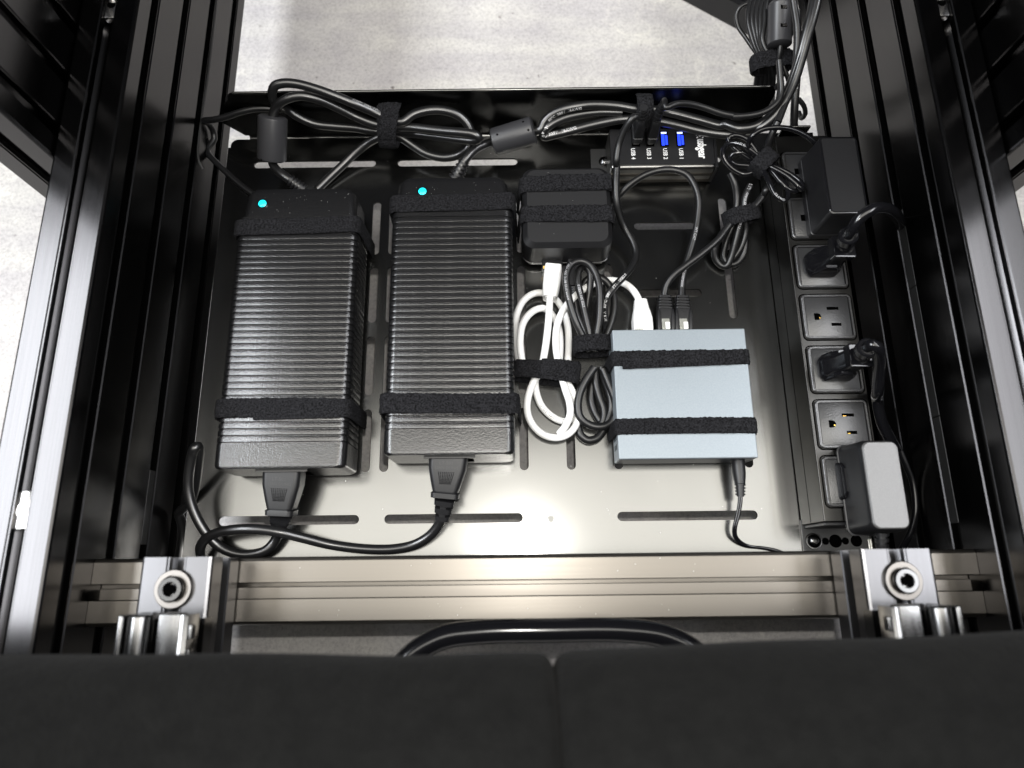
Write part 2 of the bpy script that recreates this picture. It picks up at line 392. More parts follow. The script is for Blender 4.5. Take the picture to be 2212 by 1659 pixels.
# slot nuts lying in the top slots of the rails
def slot_nut(label, x, y, bolt):
    t = thing('slot_nut', label, 'nut', 'bright nuts in the top slots of the rails')
    bm = bmesh.new(); box(bm, x - 4, x + 4, y - 11, y + 11, ZT - 8, ZT - 2.6, bev=.8); obj('nut_body', bm, M_STEEL, t, True)
    lathe('threaded_hole', M_HOLE, t, (x, y, ZT - 5), (x, y, ZT - 2.45), [(0, 2.9), (1, 2.9)])
    if bolt:
        prof = []
        for k in range(12): prof += [(k / 12, 2.7), ((k + .5) / 12, 3.4)]
        lathe('threaded_bolt', M_STEEL, t, (x, y + 2, ZT - 6), (x + 1, y + 9, ZT + 4), prof, 14)
    else:
        lathe('thread_ring', M_STEEL, t, (x, y, ZT - 3), (x, y, ZT - 2.0), [(0, 3.7), (.9, 3.7), (1, 3.2)])
slot_nut('bright zinc nut in the left rail slot beside the near crossbeam', -280.6 - .0, 36, False)
slot_nut('bright nut and threaded bolt at the far end of the left rail slot', -280.2, 388, True)
slot_nut('bright nut and threaded bolt at the far end of the right rail slot', 304.3, 381, True)

# crossbeam
cb = thing('crossbeam', 'bronze sheened slotted crossbeam in front of the tray', 'beam')
BY0, BY1, BZ1 = -30.7, 9.3, ZM - 40
along_x('extrusion', 40, 40, (BY0 + BY1) / 2, BZ1 - 20, CX - HW + .2, CX + HW - .2, M_BEAM, cb)
boxo('slot_cover', M_CUT, cb, CX - HW + 6, CX + HW - 6, (BY0 + BY1) / 2 - 4.75, (BY0 + BY1) / 2 + 2.2, BZ1 - 5, BZ1 - .25, bev=.35)

# seat mount rails on the crossbeam, their bolts, and the seat sliders
for sg, xs in ((-1, 'left'), (1, 'right')):
    xc = CX + sg * (221.8 - 20)
    t = thing('seat_mount_rail', 'short pale grey slotted rail with round bolt washer at the %s end of the crossbeam' % xs, 'rail', 'seat mount rails on the crossbeam')
    along_y('extrusion', 40, 40, xc, ZM - 20, -420, 9.0, M_MOUNT, t)
    bx, by = xc + .5, -8.2
    wb = lathe('washer', M_WASH, t, (bx, by, ZM), (bx, by, ZM + 2.2), [(0, 10.6), (.7, 10.6), (1, 10.1), (1.0, 7.6), (.55, 7.6)], 40)
    h = lathe('bolt_head', M_BOLT, t, (bx, by, ZM + .6), (bx, by, ZM + 5.4), [(0, 7.0), (.8, 7.0), (1, 6.2), (1.001, 4.0), (.25, 3.3)], 30)
    lathe('hex_socket', M_HOLE, h, (bx, by, ZM + 5.2), (bx, by, ZM + 5.5), [(0, 3.2), (1, 3.2)], 6, smooth=False)
    # slider
    s = thing('seat_slider', 'bright steel seat slider on the %s mount rail, half under the cushion' % xs, 'slider', 'seat sliders under the cushion')
    o = xc - sg * 9.6; y1 = -20
    def sx(a, b_): return (o + min(sg * a, sg * b_), o + max(sg * a, sg * b_))
    boxo('slider_base', M_BOLT, s, *sx(-14, 21), -420, y1 - 3, ZM + .2, ZM + 10)
    boxo('outer_flange', M_CHROME, s, *sx(19, 22), -420, y1, ZM + 2, ZM + 30, bev=1)
    lathe('outer_tube', M_CHROME, s, (o + sg * 12.5, -420, ZM + 25), (o + sg * 12.5, y1, ZM + 25), [(0, 6.2), (.997, 6.2), (1, 5.2)], 24)
    boxo('centre_plate', M_CHROME, s, *sx(-9, 3), -420, y1 + .5, ZM + 18, ZM + 27, bev=1.2)
    bm = bmesh.new(); box(bm, *sx(-14, -9.5), -420, y1, ZM + 16, ZM + 30, bev=.8); obj('locking_rail', bm, M_CHROME, s, True)
    for k in range(5): boxo('lock_tooth', M_CHROME, s, *sx(-16, -14.2), y1 - 12 - 12 * k, y1 - 5 - 12 * k, ZM + 24, ZM + 29, bev=.6)
    bm = bmesh.new(); bmesh.ops.create_uvsphere(bm, u_segments=20, v_segments=12, radius=6.5)
    for v in bm.verts: v.co = Vector((o - sg * 3 + v.co.x, y1 - 27 + v.co.y, ZM + 29 + v.co.z * .6))
    obj('rivet', bm, M_BOLT, s, True)

# slider release handle
hp = catmull([(-72, -260, 112), (-72, -120, 111), (-69, -62, 110), (-60, -47, 109), (-42, -36.5, 108), (-20, -33.5, 108), (20, -33, 108), (60, -33.4, 108), (84, -37, 108), (100, -46, 109), (109, -62, 110), (112, -120, 111), (112, -260, 112)])
tag(tubeo('slider_release_handle', M_GLOSS, None, hp, 6.6, 18), 'glossy black bent bar handle between the seat sliders', 'handle')

# seat cushion (front bolster), two stitched panels
seat = thing('seat_cushion', 'blurred black suede seat cushion with centre seam at the bottom edge', 'cushion')
prof = [(-52, 172), (-40, 180), (-31, 194), (-28, 208), (-29.5, 219), (-34, 228.5), (-41, 237), (-48, 244), (-54, 249.5), (-60, 253), (-65, 254.5), (-71, 253.4), (-76, 250.5), (-84, 249.5), (-100, 252), (-160, 255), (-340, 256)]
pc = catmull([(0, y, z) for y, z in prof])
def seat_panel(x0, x1, seam):
    bm = bmesh.new(); n = 90; rows = []
    for i in range(n + 1):
        t = i / n; x = x0 + (x1 - x0) * (t if seam > x0 else t)
        x = x0 + (x1 - x0) * (t ** 2.2 if seam <= x0 else 1 - (1 - t) ** 2.2)
        d = abs(x - seam); k = 6.0 * math.exp(-(d / 2.0)) + 1.0 * math.exp(-(d / 16))
        yo = (-4 + 4.2 * max(0, x / 200) - 1.5 * math.exp(-((x + 40) / 120) ** 2)); row = []
        for j, c in enumerate(pc):
            a, b_ = pc[max(j - 1, 0)], pc[min(j + 1, len(pc) - 1)]; tg = (b_ - a).normalized(); nn = Vector((0, tg.z, -tg.y))
            wob = .7 * math.sin(x * .045 + j * .21) * math.sin(j * .13 + x * .013)
            ridge = yo + (x / 200) * 6 * min(1, max(0, (-c.y - 30) / 40))
            row.append(bm.verts.new(Vector((x, c.y + ridge, c.z)) - nn * (k + wob) * (1 if nn.z > 0 or nn.y > 0 else 1)))
        rows.append(row)
    for A, B in zip(rows, rows[1:]):
        for j in range(len(pc) - 1): bm.faces.new((A[j], B[j], B[j + 1], A[j + 1]))
    return obj('cushion_panel', bm, M_SEAT, seat, 80)
seat_panel(-460, 15.5, 15.5); seat_panel(15.5, 480, 15.5)
sm = []
for j, c in enumerate(pc):
    tg = (pc[min(j + 1, len(pc) - 1)] - pc[max(j - 1, 0)]).normalized(); sm.append(Vector((15.5, c.y - 3.6, c.z)) - Vector((0, tg.z, -tg.y)) * 11)
bm = bmesh.new(); tube(bm, sm, 1.2, 8); obj('seam_crease_shade', bm, M_HOLE, seat, 60)  # near-black strand sunk in the seam, stands in for the crease's shade

# ------------------------------------------------------------------ tray
tray = thing('equipment_tray', 'satin black steel tray with rows of long slots', 'tray')
TX0, TX1, TY0, TY1 = -241, 262, -20, 362
def plate(name, outer, holes, z0, z1, ma, parent):
    c = bpy.data.curves.new(name, 'CURVE'); c.dimensions = '2D'; c.fill_mode = 'BOTH'; c.extrude = (z1 - z0) / 2 * S; c.bevel_depth = 0
    for lp in [outer] + holes:
        s = c.splines.new('POLY'); s.points.add(len(lp) - 1); s.use_cyclic_u = True
        for q, (x, y) in zip(s.points, lp): q.co = (x * S, y * S, 0, 1)
    o = bpy.data.objects.new(name, c); COL.objects.link(o); dg = bpy.context.evaluated_depsgraph_get()
    me = bpy.data.meshes.new_from_object(o.evaluated_get(dg)); bpy.data.objects.remove(o); bpy.data.curves.remove(c)
    for v in me.vertices: v.co.z += (z0 + z1) / 2 * S
    me.materials.clear(); me.materials.append(ma)
    o = bpy.data.objects.new(name, me); COL.objects.link(o); o.parent = parent; return o
def slot(xa, ya, xb, yb, r=3.4):
    d = math.atan2(yb - ya, xb - xa); L = math.hypot(xb - xa, yb - ya) - 2 * r; cx, cy = (xa + xb) / 2, (ya + yb) / 2; out = []
    for s0 in (1, -1):
        for k in range(9):
            a = d + (0 if s0 > 0 else math.pi) - math.pi / 2 + math.pi * k / 8
            out.append((cx + s0 * math.cos(d) * L / 2 + r * math.cos(a), cy + s0 * math.sin(d) * L / 2 + r * math.sin(a)))
    return out
holes = []
for x in (-112.2, -98.2, 7.9, 43.5, 79.2, 177.4):
    for y in (72.3, 132, 192, 251.6):
        if x < 7 or not (x > 100 and y < 100 and False): holes.append(slot(x, y, x, y + 48.5))
for y in (37.2, 337): holes += [slot(-219.3, y, -115, y), slot(-96.3, y, 6.2, y), slot(76.2, y, 180, y)]
for y in (274.6, 214.4): holes.append(slot(102.3, y, 153.5, y))
rc = [(TX0 + 6 * (1 - math.cos(a)), TY1 - 6 * (1 - math.sin(a))) for a in [math.pi / 2 * k / 4 for k in range(5)]]
outer = [(TX0, TY0), (TX1, TY0), (TX1, TY1)] + [(TX0 + 6 - 6 * math.sin(math.pi / 2 * k / 5), TY1 - 6 + 6 * math.cos(math.pi / 2 * k / 5)) for k in range(6)]
plate('tray_floor', outer, holes, -2.0, 0, M_TRAY, tray)
# back wall, rounded upper corners, with fold radius
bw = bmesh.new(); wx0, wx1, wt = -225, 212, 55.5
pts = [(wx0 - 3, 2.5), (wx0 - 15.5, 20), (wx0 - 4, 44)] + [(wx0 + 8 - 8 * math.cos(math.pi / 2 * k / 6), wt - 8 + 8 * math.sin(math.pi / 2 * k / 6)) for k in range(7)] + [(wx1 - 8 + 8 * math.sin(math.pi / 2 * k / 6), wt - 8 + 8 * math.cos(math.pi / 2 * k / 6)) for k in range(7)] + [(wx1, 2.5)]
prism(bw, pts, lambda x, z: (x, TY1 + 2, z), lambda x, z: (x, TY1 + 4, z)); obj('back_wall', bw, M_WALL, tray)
tubeo('top_edge_highlight', M_TRAY, tray, [Vector((wx0 + 7, TY1 + 3, wt)), Vector((0, TY1 + 3, wt)), Vector((wx1 - 7, TY1 + 3, wt))], 1.15, 10)  # added tube in the brighter coat, gives the wall top its highlight line
fb = bmesh.new(); arc = [(TY1 + .1 + 2.0 * math.sin(math.pi / 2 * k / 6), 2.6 - 2.55 * math.cos(math.pi / 2 * k / 6)) for k in range(7)]
arc2 = [(TY1 + .1 + 3.9 * math.sin(math.pi / 2 * k / 6), 2.6 - 4.5 * math.cos(math.pi / 2 * k / 6)) for k in range(6, -1, -1)]
prism(fb, arc + arc2, lambda y, z: (wx0, y, z), lambda y, z: (wx1, y, z)); obj('fold_bend', fb, M_TRAY, tray, 30)
# right rear hook tab and side lip
boxo('side_flange', M_TRAY, tray, TX0 - 2.0, TX0 + .2, TY0, TY1 - 8, -26, -.05)
boxo('mounting_tab', M_TRAY, tray, 217, 239, 336, 338, .2, 44, bev=.8)
boxo('side_lip', M_TRAY, tray, TX1 - 2.2, TX1 - .1, TY0, TY1 - 20, .1, 14, bev=.4)
boxo('front_lip', M_TRAY, tray, TX0 + 3, TX1 - 3, TY0 + .1, TY0 + 2.1, .1, 12, bev=.4)

# ------------------------------------------------------------------ power strip
strip = thing('power_strip', 'long black metal power strip with square outlets along the right side', 'power strip')
SX0, SX1, SY0, SY1, SZ = 210.8, 253.5, 29.2, 331, 40
boxo('strip_housing', M_STRIP, strip, SX0, SX1, SY0, SY1, 1.2, SZ, bev=.7)
boxo('side_seam', M_HOLE, strip, SX0 - .12, SX0 + .3, SY0 + .5, SY1 - .5, 18, 18.5)
boxo('end_cap', M_PLAS, strip, SX0 + 1, SX1 - 1, SY0 - 2.6, SY0 - .1, 2, SZ - 2.5, bev=.6)
br = boxo('mounting_bracket', M_PLATE, strip, SX0 - .5, SX1 + 4, 6, SY0 + 4, .1, 2.4, bev=.3)
lathe('screw_washer', M_BOLT, br, (217.8, 17.8, 2.4), (217.8, 17.8, 3.4), [(0, 6.0), (1, 5.8)], 26)
lathe('screw_head', M_BOLT, br, (217.8, 17.8, 3.4), (217.8, 17.8, 6.8), [(0, 4.9), (.5, 4.5), (.85, 3.2), (1, 2.0), (1.001, 1.7), (.5, 1.2)], 24)
for x, r_ in ((226.5, 2.6), (233.8, 4.7), (241, 2.6), (249, 4.2)):
    lathe('bracket_hole', M_HOLE, br, (x, 17.6, 2.3), (x, 17.6, 2.46), [(0, r_), (1, r_)], 20)
def ring_prism(bm, hw, hh, r, inset, z0, z1, cx, cy):
    A = rr(hw, hh, r, 5); B = rr(hw - inset, hh - inset, max(r - inset, .3), 5); n = len(A)
    a0 = [bm.verts.new((cx + x, cy + y, z0)) for x, y in A]; a1 = [bm.verts.new((cx + x, cy + y, z1 - .4)) for x, y in A]
    a2 = [bm.verts.new((cx + x * .975, cy + y * .975, z1)) for x, y in A]
    b1 = [bm.verts.new((cx + x, cy + y, z1)) for x, y in B]; b0 = [bm.verts.new((cx + x, cy + y, z0)) for x, y in B]
    for U, V in ((a0, a1), (a1, a2), (a2, b1), (b1, b0)):
        for i in range(n): bm.faces.new((U[i], U[(i + 1) % n], V[(i + 1) % n], V[i]))
OUTX = 232.4
for k in range(7):
    oy = 56.4 + 40.25 * k
    bm = bmesh.new(); box(bm, OUTX - 16, OUTX + 16, oy - 15.3, oy + 15.3, SZ - .4, SZ + 1.4, bev=.4)
    of = obj('outlet', bm, M_OUT, strip, True)
    bm = bmesh.new(); ring_prism(bm, 18.3, 17.2, 3.2, 1.7, SZ - .2, SZ + 2.0, OUTX, oy); obj('outlet_frame', bm, M_OUT, of, 30)
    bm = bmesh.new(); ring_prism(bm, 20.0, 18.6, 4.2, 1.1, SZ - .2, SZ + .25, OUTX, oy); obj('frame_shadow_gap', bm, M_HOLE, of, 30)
    for dx, dy, L in ((4.0, 6.3, 8.6), (5.2, -6.3, 7.2)):
        boxo('blade_slot', M_HOLE, of, OUTX + dx - L / 2, OUTX + dx + L / 2, oy + dy - 1.15, oy + dy + 1.15, SZ + 1.3, SZ + 1.46)
        if k in (0, 1): boxo('blade_contact', M_BRASS, of, OUTX + dx - L / 2 + .6, OUTX + dx - 1.2, oy + dy - .9, oy + dy - .5, SZ + 1.3, SZ + 1.52)
    bm = bmesh.new(); prism(bm, [(-2.6, -2.6), (.2, -2.6), (1.7, -1.9), (2.6, 0), (1.7, 1.9), (.2, 2.6), (-2.6, 2.6)], lambda x, y: (OUTX - 7.6 + x, oy + y, SZ + 1.3), lambda x, y: (OUTX - 7.6 + x, oy + y, SZ + 1.46)); obj('ground_hole', bm, M_HOLE, of)
    boxo('ground_contact', M_BRASS, of, OUTX - 7.6 + .9, OUTX - 7.6 + 1.7, oy - 1.5, oy - .5, SZ + 1.3, SZ + 1.53)
OY = lambda k: 56.4 + 40.25 * k

# ------------------------------------------------------------------ power adapters
rib_mesh = None
def adapter(label, x0, yf, led):
    """ribbed power brick: x0 left edge, yf front edge, 92.5 x 218 x 42"""
    global rib_mesh
    t = thing('power_adapter', label, 'power adapter', 'ribbed black power adapters on the tray')
    xc = x0 + 46.2; zc, hh = 24.2, 21; hw = 46.2; Lg = 218
    body = lofto('adapter_body', M_PSU, t, (xc, yf, zc), (0, 1, 0), (-1, 0, 0), [(0, hw - 3.5, hh - 2.2, 5, 0, 1.4), (1.2, hw - 1.2, hh - .8, 6, 0, .5), (2.6, hw - .2, hh, 6.5), (18, hw, hh, 6.5), (18.2, hw - 1.1, hh - 1.1, 6), (183, hw - 1.1, hh - 1.1, 6), (183.2, hw, hh, 6.5), (193, hw, hh, 6.5), (193.6, hw - 2.2, hh - .9, 7), (213, hw - 3.4, hh - 1.2, 8), (218, hw - 6, hh - 3, 8)], 5)
    o0 = Vector((xc, yf, zc)); n = 34; pitch = 164.6 / n
    for k in range(n):
        y = yf + 18.6 + pitch * k
        if rib_mesh is None:
            bm = bmesh.new(); loft(bm, (0, 0, 0), (0, 1, 0), (-1, 0, 0), [(0, hw - .9, hh - .9, 5.6), (.35, hw - .1, hh - .05, 6.3), (.8, hw + .05, hh + .05, 6.5), (3.5, hw + .05, hh + .05, 6.5), (3.95, hw - .1, hh - .05, 6.3), (4.3, hw - .9, hh - .9, 5.6)], 3)
            o = obj('cooling_rib', bm, M_PSU, t, True); rib_mesh = o.data
        else: o = obj('cooling_rib', None, None, t, me=rib_mesh)
        o.location = (xc * S, y * S, zc * S)
    lx, ly = led
    lathe('led_bezel', M_GLOSS, t, (lx, ly, 43.0), (lx, ly, 45.0), [(0, 4.3), (.8, 4.3), (1, 3.8)], 24)
    lathe('status_led', M_LED, t, (lx, ly, 44.2), (lx, ly, 45.9), [(0, 3.1), (.5, 3.1), (.9, 2.2), (1, .8)], 20)
    boxo('inlet_rim', M_GLOSS, t, xc - 18, xc + 18, yf - 1.6, yf + 2, 37.2, 38.8, bev=.3)
    boxo('power_inlet', M_HOLE, t, xc - 16, xc + 16, yf - .3, yf + 1, 14, 36.8)
    boxo('foam_pad', M_FOAM, t, xc - 36, xc + 41, yf + 2, yf + 200, .15, 3.5)
    return t
AD1 = (-208.8, 69.2); AD2 = (-91.2, 77.4)
l1 = P('R6', 370, 328, 45); l2 = P('R6', 1577, 236, 45)
adapter('left ribbed black power adapter with cyan status light, nearer the left rail', *AD1, (l1.x, l1.y))
adapter('right ribbed black power adapter with cyan status light, beside the white cable', *AD2, (l2.x, l2.y))

# straps over boxes
def over_strap(label, x0, x1, yc, ztop, width, group, thick=1.5, skew=0, off=1.0, flap=None, r=5, zb=.4, nw=16):
    t = thing('cable_strap', label, 'strap', group)
    xa, xb = x0 - off, x1 + off; zt = ztop + off * .6
    def corner(cx, cz, a0, a1): return [Vector((cx + r * math.cos(math.radians(a0 + (a1 - a0) * k / 6)), yc, cz + r * math.sin(math.radians(a0 + (a1 - a0) * k / 6)))) for k in range(7)]
    path = [Vector((xa - 1.5, yc, zb))] + corner(xa + r, zt - r, 180, 90) + corner(xb - r, zt - r, 90, 0) + [Vector((xb + 1.5, yc, zb))]
    path = resample(path, 1.3)
    for i, q in enumerate(path): q.z += .25 * math.sin(i * .11 + yc); q.y += .5 * math.sin(i * .05 + yc)
    bm = bmesh.new(); ribbon(bm, path, (0, 1, 0), width, thick, nw, skew=skew); obj('band', bm, M_VELC, t, 60)
    if flap:                                     # loose overlapping end: from x=flap[0] to flap[1]
        p2 = resample([Vector((flap[0], yc + flap[2], zt + thick * .8)), Vector((flap[1], yc + flap[2], zt + thick * .8))], 1.3)
        bm = bmesh.new(); ribbon(bm, p2, (0, 1, 0), width * .98, thick * .8, nw, skew=flap[3] if len(flap) > 3 else 0); obj('overlap_end', bm, M_VELC, t, 60)
    return t
def yat(fr, y, z, x=1100): return P(fr, x, y, z).y
G_ST = 'hook-and-loop straps holding the devices down'
over_strap('fuzzy black strap over the far end of the left power adapter', -208.8, -116.4, (P('D', 640, 471, 46).y + P('D', 640, 505, 46).y) / 2, 45.6, 13.2, G_ST, skew=2)
over_strap('fuzzy black strap over the near end of the left power adapter', -208.8, -116.4, (P('D', 600, 862, 46).y + P('D', 600, 901, 46).y) / 2, 45.6, 13.5, G_ST, flap=(-182, -122, -1.4, 1.2))
over_strap('fuzzy black strap over the far end of the right power adapter', -91.2, 1.2, (P('D', 960, 420, 46).y + P('D', 960, 455, 46).y) / 2, 45.6, 14, G_ST, skew=1.5)
over_strap('fuzzy black strap over the near end of the right power adapter', -91.2, 1.2, (P('D', 960, 850, 46).y + P('D', 960, 893, 46).y) / 2, 45.6, 14.5, G_ST, off=2.2, skew=-1)

# ------------------------------------------------------------------ small black box (compact router)
bxt = thing('compact_router', 'small square black box with rounded corners between adapter and hub', 'router')
bc = (43.8, 273)
lofto('housing', M_PLAS, bxt, (bc[0], bc[1], 9.5), (0, 0, 1), (1, 0, 0), [(0, 34, 34, 9), (1.0, 35, 35, 9), (9, 35, 35, 9), (24.5, 34.6, 34.6, 9), (27.8, 31.6, 31.8, 7.5), (28.4, 31.0, 31.2, 7)], 6)
lofto('lower_rim', M_GLOSS, bxt, (bc[0], bc[1], 6.0), (0, 0, 1), (1, 0, 0), [(0, 34.5, 34.5, 9), (1, 35.4, 35.4, 9), (3.0, 35.4, 35.4, 9), (3.5, 34.6, 34.6, 9)], 6)
lofto('base', M_PLAS, bxt, (bc[0], bc[1] + 1, .3), (0, 0, 1), (1, 0, 0), [(0, 28, 28, 5), (5.9, 30, 30, 5)], 4)
pq = P('R7', 545, 770, 12)
jk = boxo('network_port', M_GLOSS, bxt, pq.x - 8.2, pq.x + 8.2, bc[1] - 39.5, bc[1] - 30, .8, 13.2, bev=.4)
boxo('link_light', M_AMB, jk, pq.x - 7.3, pq.x - 4.2, bc[1] - 40.2, bc[1] - 39.2, 9.5, 12.8)
boxo('link_light', M_GRN, jk, pq.x + 4.2, pq.x + 7.3, bc[1] - 40.2, bc[1] - 39.2, 9.5, 12.8)
over_strap('fuzzy black strap over the far half of the small black box', 8.8, 78.8, P('D', 1230, 396, 38).y, 37.9, 13.6, G_ST, off=.8, flap=(28, 79, .3))
over_strap('fuzzy black strap over the near half of the small black box', 8.8, 78.8, P('D', 1230, 462, 38).y, 37.9, 13.6, G_ST, off=.8, skew=-1.2, flap=(25, 78, -.2))

# ------------------------------------------------------------------ network switch
sw = thing('network_switch', 'pale blue grey metal network switch under two black straps', 'network switch')
WX0, WX1, WY0, WY1, WZ = 75.2, 175.0, 75.5, 173.5, 28
boxo('metal_shell', M_SW, sw, WX0, WX1, WY0, WY1, 5.2, WZ, bev=.9, seg=3)
boxo('front_face', M_SWD, sw, WX0 + 1.5, WX1 - 1.5, WY0 - .25, WY0 + 1, 6.5, WZ - 2.2, bev=.2)
boxo('rear_face', M_SWD, sw, WX0 + 1.5, WX1 - 1.5, WY1 - 1, WY1 + .3, 6.5, WZ - 2.2, bev=.2)
boxo('foam_pad', M_FOAM, sw, WX0 + 4, WX1 - 22, WY0 + .5, WY1 - 6, .15, 5.3)
for k in range(3):
    for j in range(3): boxo('side_vent', M_WHITE if False else M_HOLE, sw, WX0 - .12, WX0 + .2, WY0 + 8 + 7 * k, WY0 + 12 + 7 * k, 11 + 4.5 * j, 12.6 + 4.5 * j)
over_strap('fuzzy black strap over the far half of the blue grey switch', WX0, WX1, P('D', 1470, 772, 29).y, WZ, 11.6, G_ST, off=.5, r=2, skew=2.5, flap=(WX0 + 6, WX1 - 4, -1.6, 3))
over_strap('fuzzy black strap over the near half of the blue grey switch', WX0, WX1, P('D', 1470, 920, 29).y, WZ, 11.6, G_ST, off=.5, r=2, flap=(WX0 + 20, WX1, -.1))

# ------------------------------------------------------------------ usb hub
hub = thing('usb_hub', 'black metal hub with four upright ports and white lettering', 'usb hub')
HX0, HX1, HY0, HY1, HZ = 81.8, 167.2, 313.6, 351, 24
boxo('hub_housing', M_HUB, hub, HX0, HX1, HY0, HY1, 1, HZ, bev=2.6, seg=4)
for z0 in (15.2, 13.8, 12.4, 6.2, 4.8, 3.4): boxo('grip_line', M_CUT, hub, HX0 + .5, HX1 - .5, HY0 - .35, HY0 + .4, z0, z0 + .7)
lab = boxo('label_panel', M_PLAS, hub, HX0 + .6, HX1 - .6, HY0 + 3.2, HY1 - 1, HZ - .2, HZ + .35)
TZ = HZ + .45
ports = [P('S8', x, 478, HZ) for x in (1245, 1078, 930, 782)]
for i, q in enumerate(ports):
    pr_ = boxo('usb_port', M_HOLE, hub, q.x - 3.4, q.x + 3.4, q.y - 7, q.y + 7, HZ + .3, HZ + .5)
    if i < 2:
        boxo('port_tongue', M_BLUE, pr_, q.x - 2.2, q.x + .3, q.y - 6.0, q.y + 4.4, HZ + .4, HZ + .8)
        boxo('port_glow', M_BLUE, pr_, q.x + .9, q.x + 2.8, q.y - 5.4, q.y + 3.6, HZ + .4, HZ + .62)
        boxo('port_light', M_BLUEW, pr_, q.x - 2.2, q.x + 2.2, q.y + 5.0, q.y + 6.4, HZ + .4, HZ + .9)
for i, xx in enumerate((1253, 1088, 918, 756)):
    q = P('S8', xx, 572, HZ)
    lettering('port_label', 'USB %d' % (i + 1), 4.8, M_PRINT, lab, (q.x - 1.7, q.y, TZ), (0, -1, 0), (1, 0, 0), bold=.07, sx=.86)
q = P('S8', 1462, 476, HZ)
lettering('brand_lettering', 'usbgear', 10, M_PRINT, lab, (q.x - 3.2, q.y, TZ), (0, -1, 0), (1, 0, 0), bold=.3, sx=.58)
q = P('S8', 1445, 445, HZ)
bm = bmesh.new()
for dx, dy, h in ((-2.2, 1.6, 1.3), (.4, .2, 1.4), (-2.0, -1.4, 1.0), (2.6, 1.6, 1.0), (2.6, -1.4, .9), (.4, 3.0, .9)):
    vs = [bm.verts.new((q.x + dx + h * a, q.y + dy + h * b_, TZ)) for a, b_ in ((1, .3), (.1, 1), (-1, -.2), (-.1, -1))]; bm.faces.new(vs)
obj('brand_mark', bm, M_PRINT, lab)
ear = boxo('mounting_ear', M_PLATE, hub, HX0 - 13, HX0 + .2, HY0 + 2, HY1 - 4, .1, 2.2, bev=.3)
q = P('S8', 465, 700, 4)
lathe('screw_washer', M_BOLT, ear, (q.x, q.y, 2.2), (q.x, q.y, 3), [(0, 5), (1, 5)], 24)
lathe('screw_head', M_BOLT, ear, (q.x, q.y, 3), (q.x, q.y, 6), [(0, 4.2), (.5, 3.9), (.85, 2.6), (1, 1.6), (1.001, 1.3), (.5, 1)], 22)
boxo('end_plate', M_PLAS, hub, HX1 + .05, HX1 + 2.4, HY0 + .5, HY1 - .5, 1, HZ - .5, bev=.4)

# ------------------------------------------------------------------ cables
RD = 3.55
def cable_thing(label, fr_pts, r, ma=None, seg=12, group=None, name='cable', part='cable_jacket'):
    t = thing(name, label, 'cable', group); path = catmull(fr_pts)
    tubeo(part, ma or M_CABLE, t, path, r, seg); return t, path
def more(t, pts, r, ma=None, seg=12, part='cable_jacket'):
    path = catmull(pts); tubeo(part, ma or M_CABLE, t, path, r, seg); return path

# A: left adapter's output cable: strain relief, ferrite, folded loops
pA = [P('R2', 505, 1555, 20), P('R2', 440, 1510, 22)] + F('R2', [(350, 1445, 24), (285, 1385, 23), (266, 1330, 24), (268, 1140, 34), (272, 980, 46), (295, 895, 53), (370, 830, 59), (500, 797, 60), (640, 822, 56), (800, 890, 48), (960, 968, 40), (1100, 1025, 36), (1240, 1050, 34), (1400, 1055, 34), (1550, 1072, 36), (1700, 1088, 38), (1840, 1100, 40), (1950, 1118, 40), (1985, 1145, 38), (1950, 1165, 35), (1840, 1158, 32), (1650, 1135, 27), (1450, 1110, 23), (1250, 1095, 22), (1100, 1085, 24), (960, 1062, 24), (800, 1050, 25), (620, 1028, 28), (480, 968, 34), (390, 908, 40), (320, 870, 48), (275, 820, 57), (266, 765, 63), (290, 712, 67), (370, 690, 68), (480, 698, 67), (640, 742, 64), (800, 800, 59), (960, 865, 53), (1100, 925, 46), (1240, 985, 41), (1340, 1012, 40), (1450, 945, 42), (1590, 912, 42), (1720, 922, 40), (1830, 970, 36), (1900, 1050, 31), (1920, 1135, 26), (1895, 1220, 22), (1815, 1283, 16), (1700, 1308, 13), (1560, 1280, 13), (1440, 1212, 15), (1330, 1140, 19), (1230, 1115, 20), (1150, 1140, 19), (1050, 1195, 14), (950, 1275, 10), (850, 1372, 7), (740, 1475, 5), (640, 1570, 4.5)])
tA, pathA = cable_thing('thick black looped cable from the left adapter through the upright ferrite', pA, RD, seg=14)
q = F('R2', [(470, 1535, 21), (440, 1510, 22), (400, 1485, 23.5)])
lathe('strain_relief', M_PLAS, tA, P('R2', 530, 1580, 17), P('R2', 405, 1487, 23.5), ribbed(5, 5.6, 4.4), 18)
fc = lathe('ferrite_core', M_FERR, tA, P('R2', 264, 1330, 24), P('R2', 272, 962, 47), [(0, 9.5), (.03, 11.2), (.06, 11.4), (.94, 11.4), (.97, 11.2), (1, 9.5)], 30)
ax = (P('R2', 272, 962, 47) - P('R2', 264, 1330, 24)).normalized()
for a, s_ in ((-.5, .86), (.08, .74), (.05, .14), (-.5, .06)):
    c = P('R2', 264, 1330, 24).lerp(P('R2', 272, 962, 47), s_); n = Vector((math.sin(a), -ax.z * math.cos(a), ax.y * math.cos(a)))
    lathe('moulding_pit', M_HOLE, fc, c + n * 11.0, c + n * 11.5, [(0, .9), (1, .9)], 10)
cable_print(tA, pathA, RD, 'AWM 2464 VW-1', 3.2, 505, M_GPRINT, roll=.6)

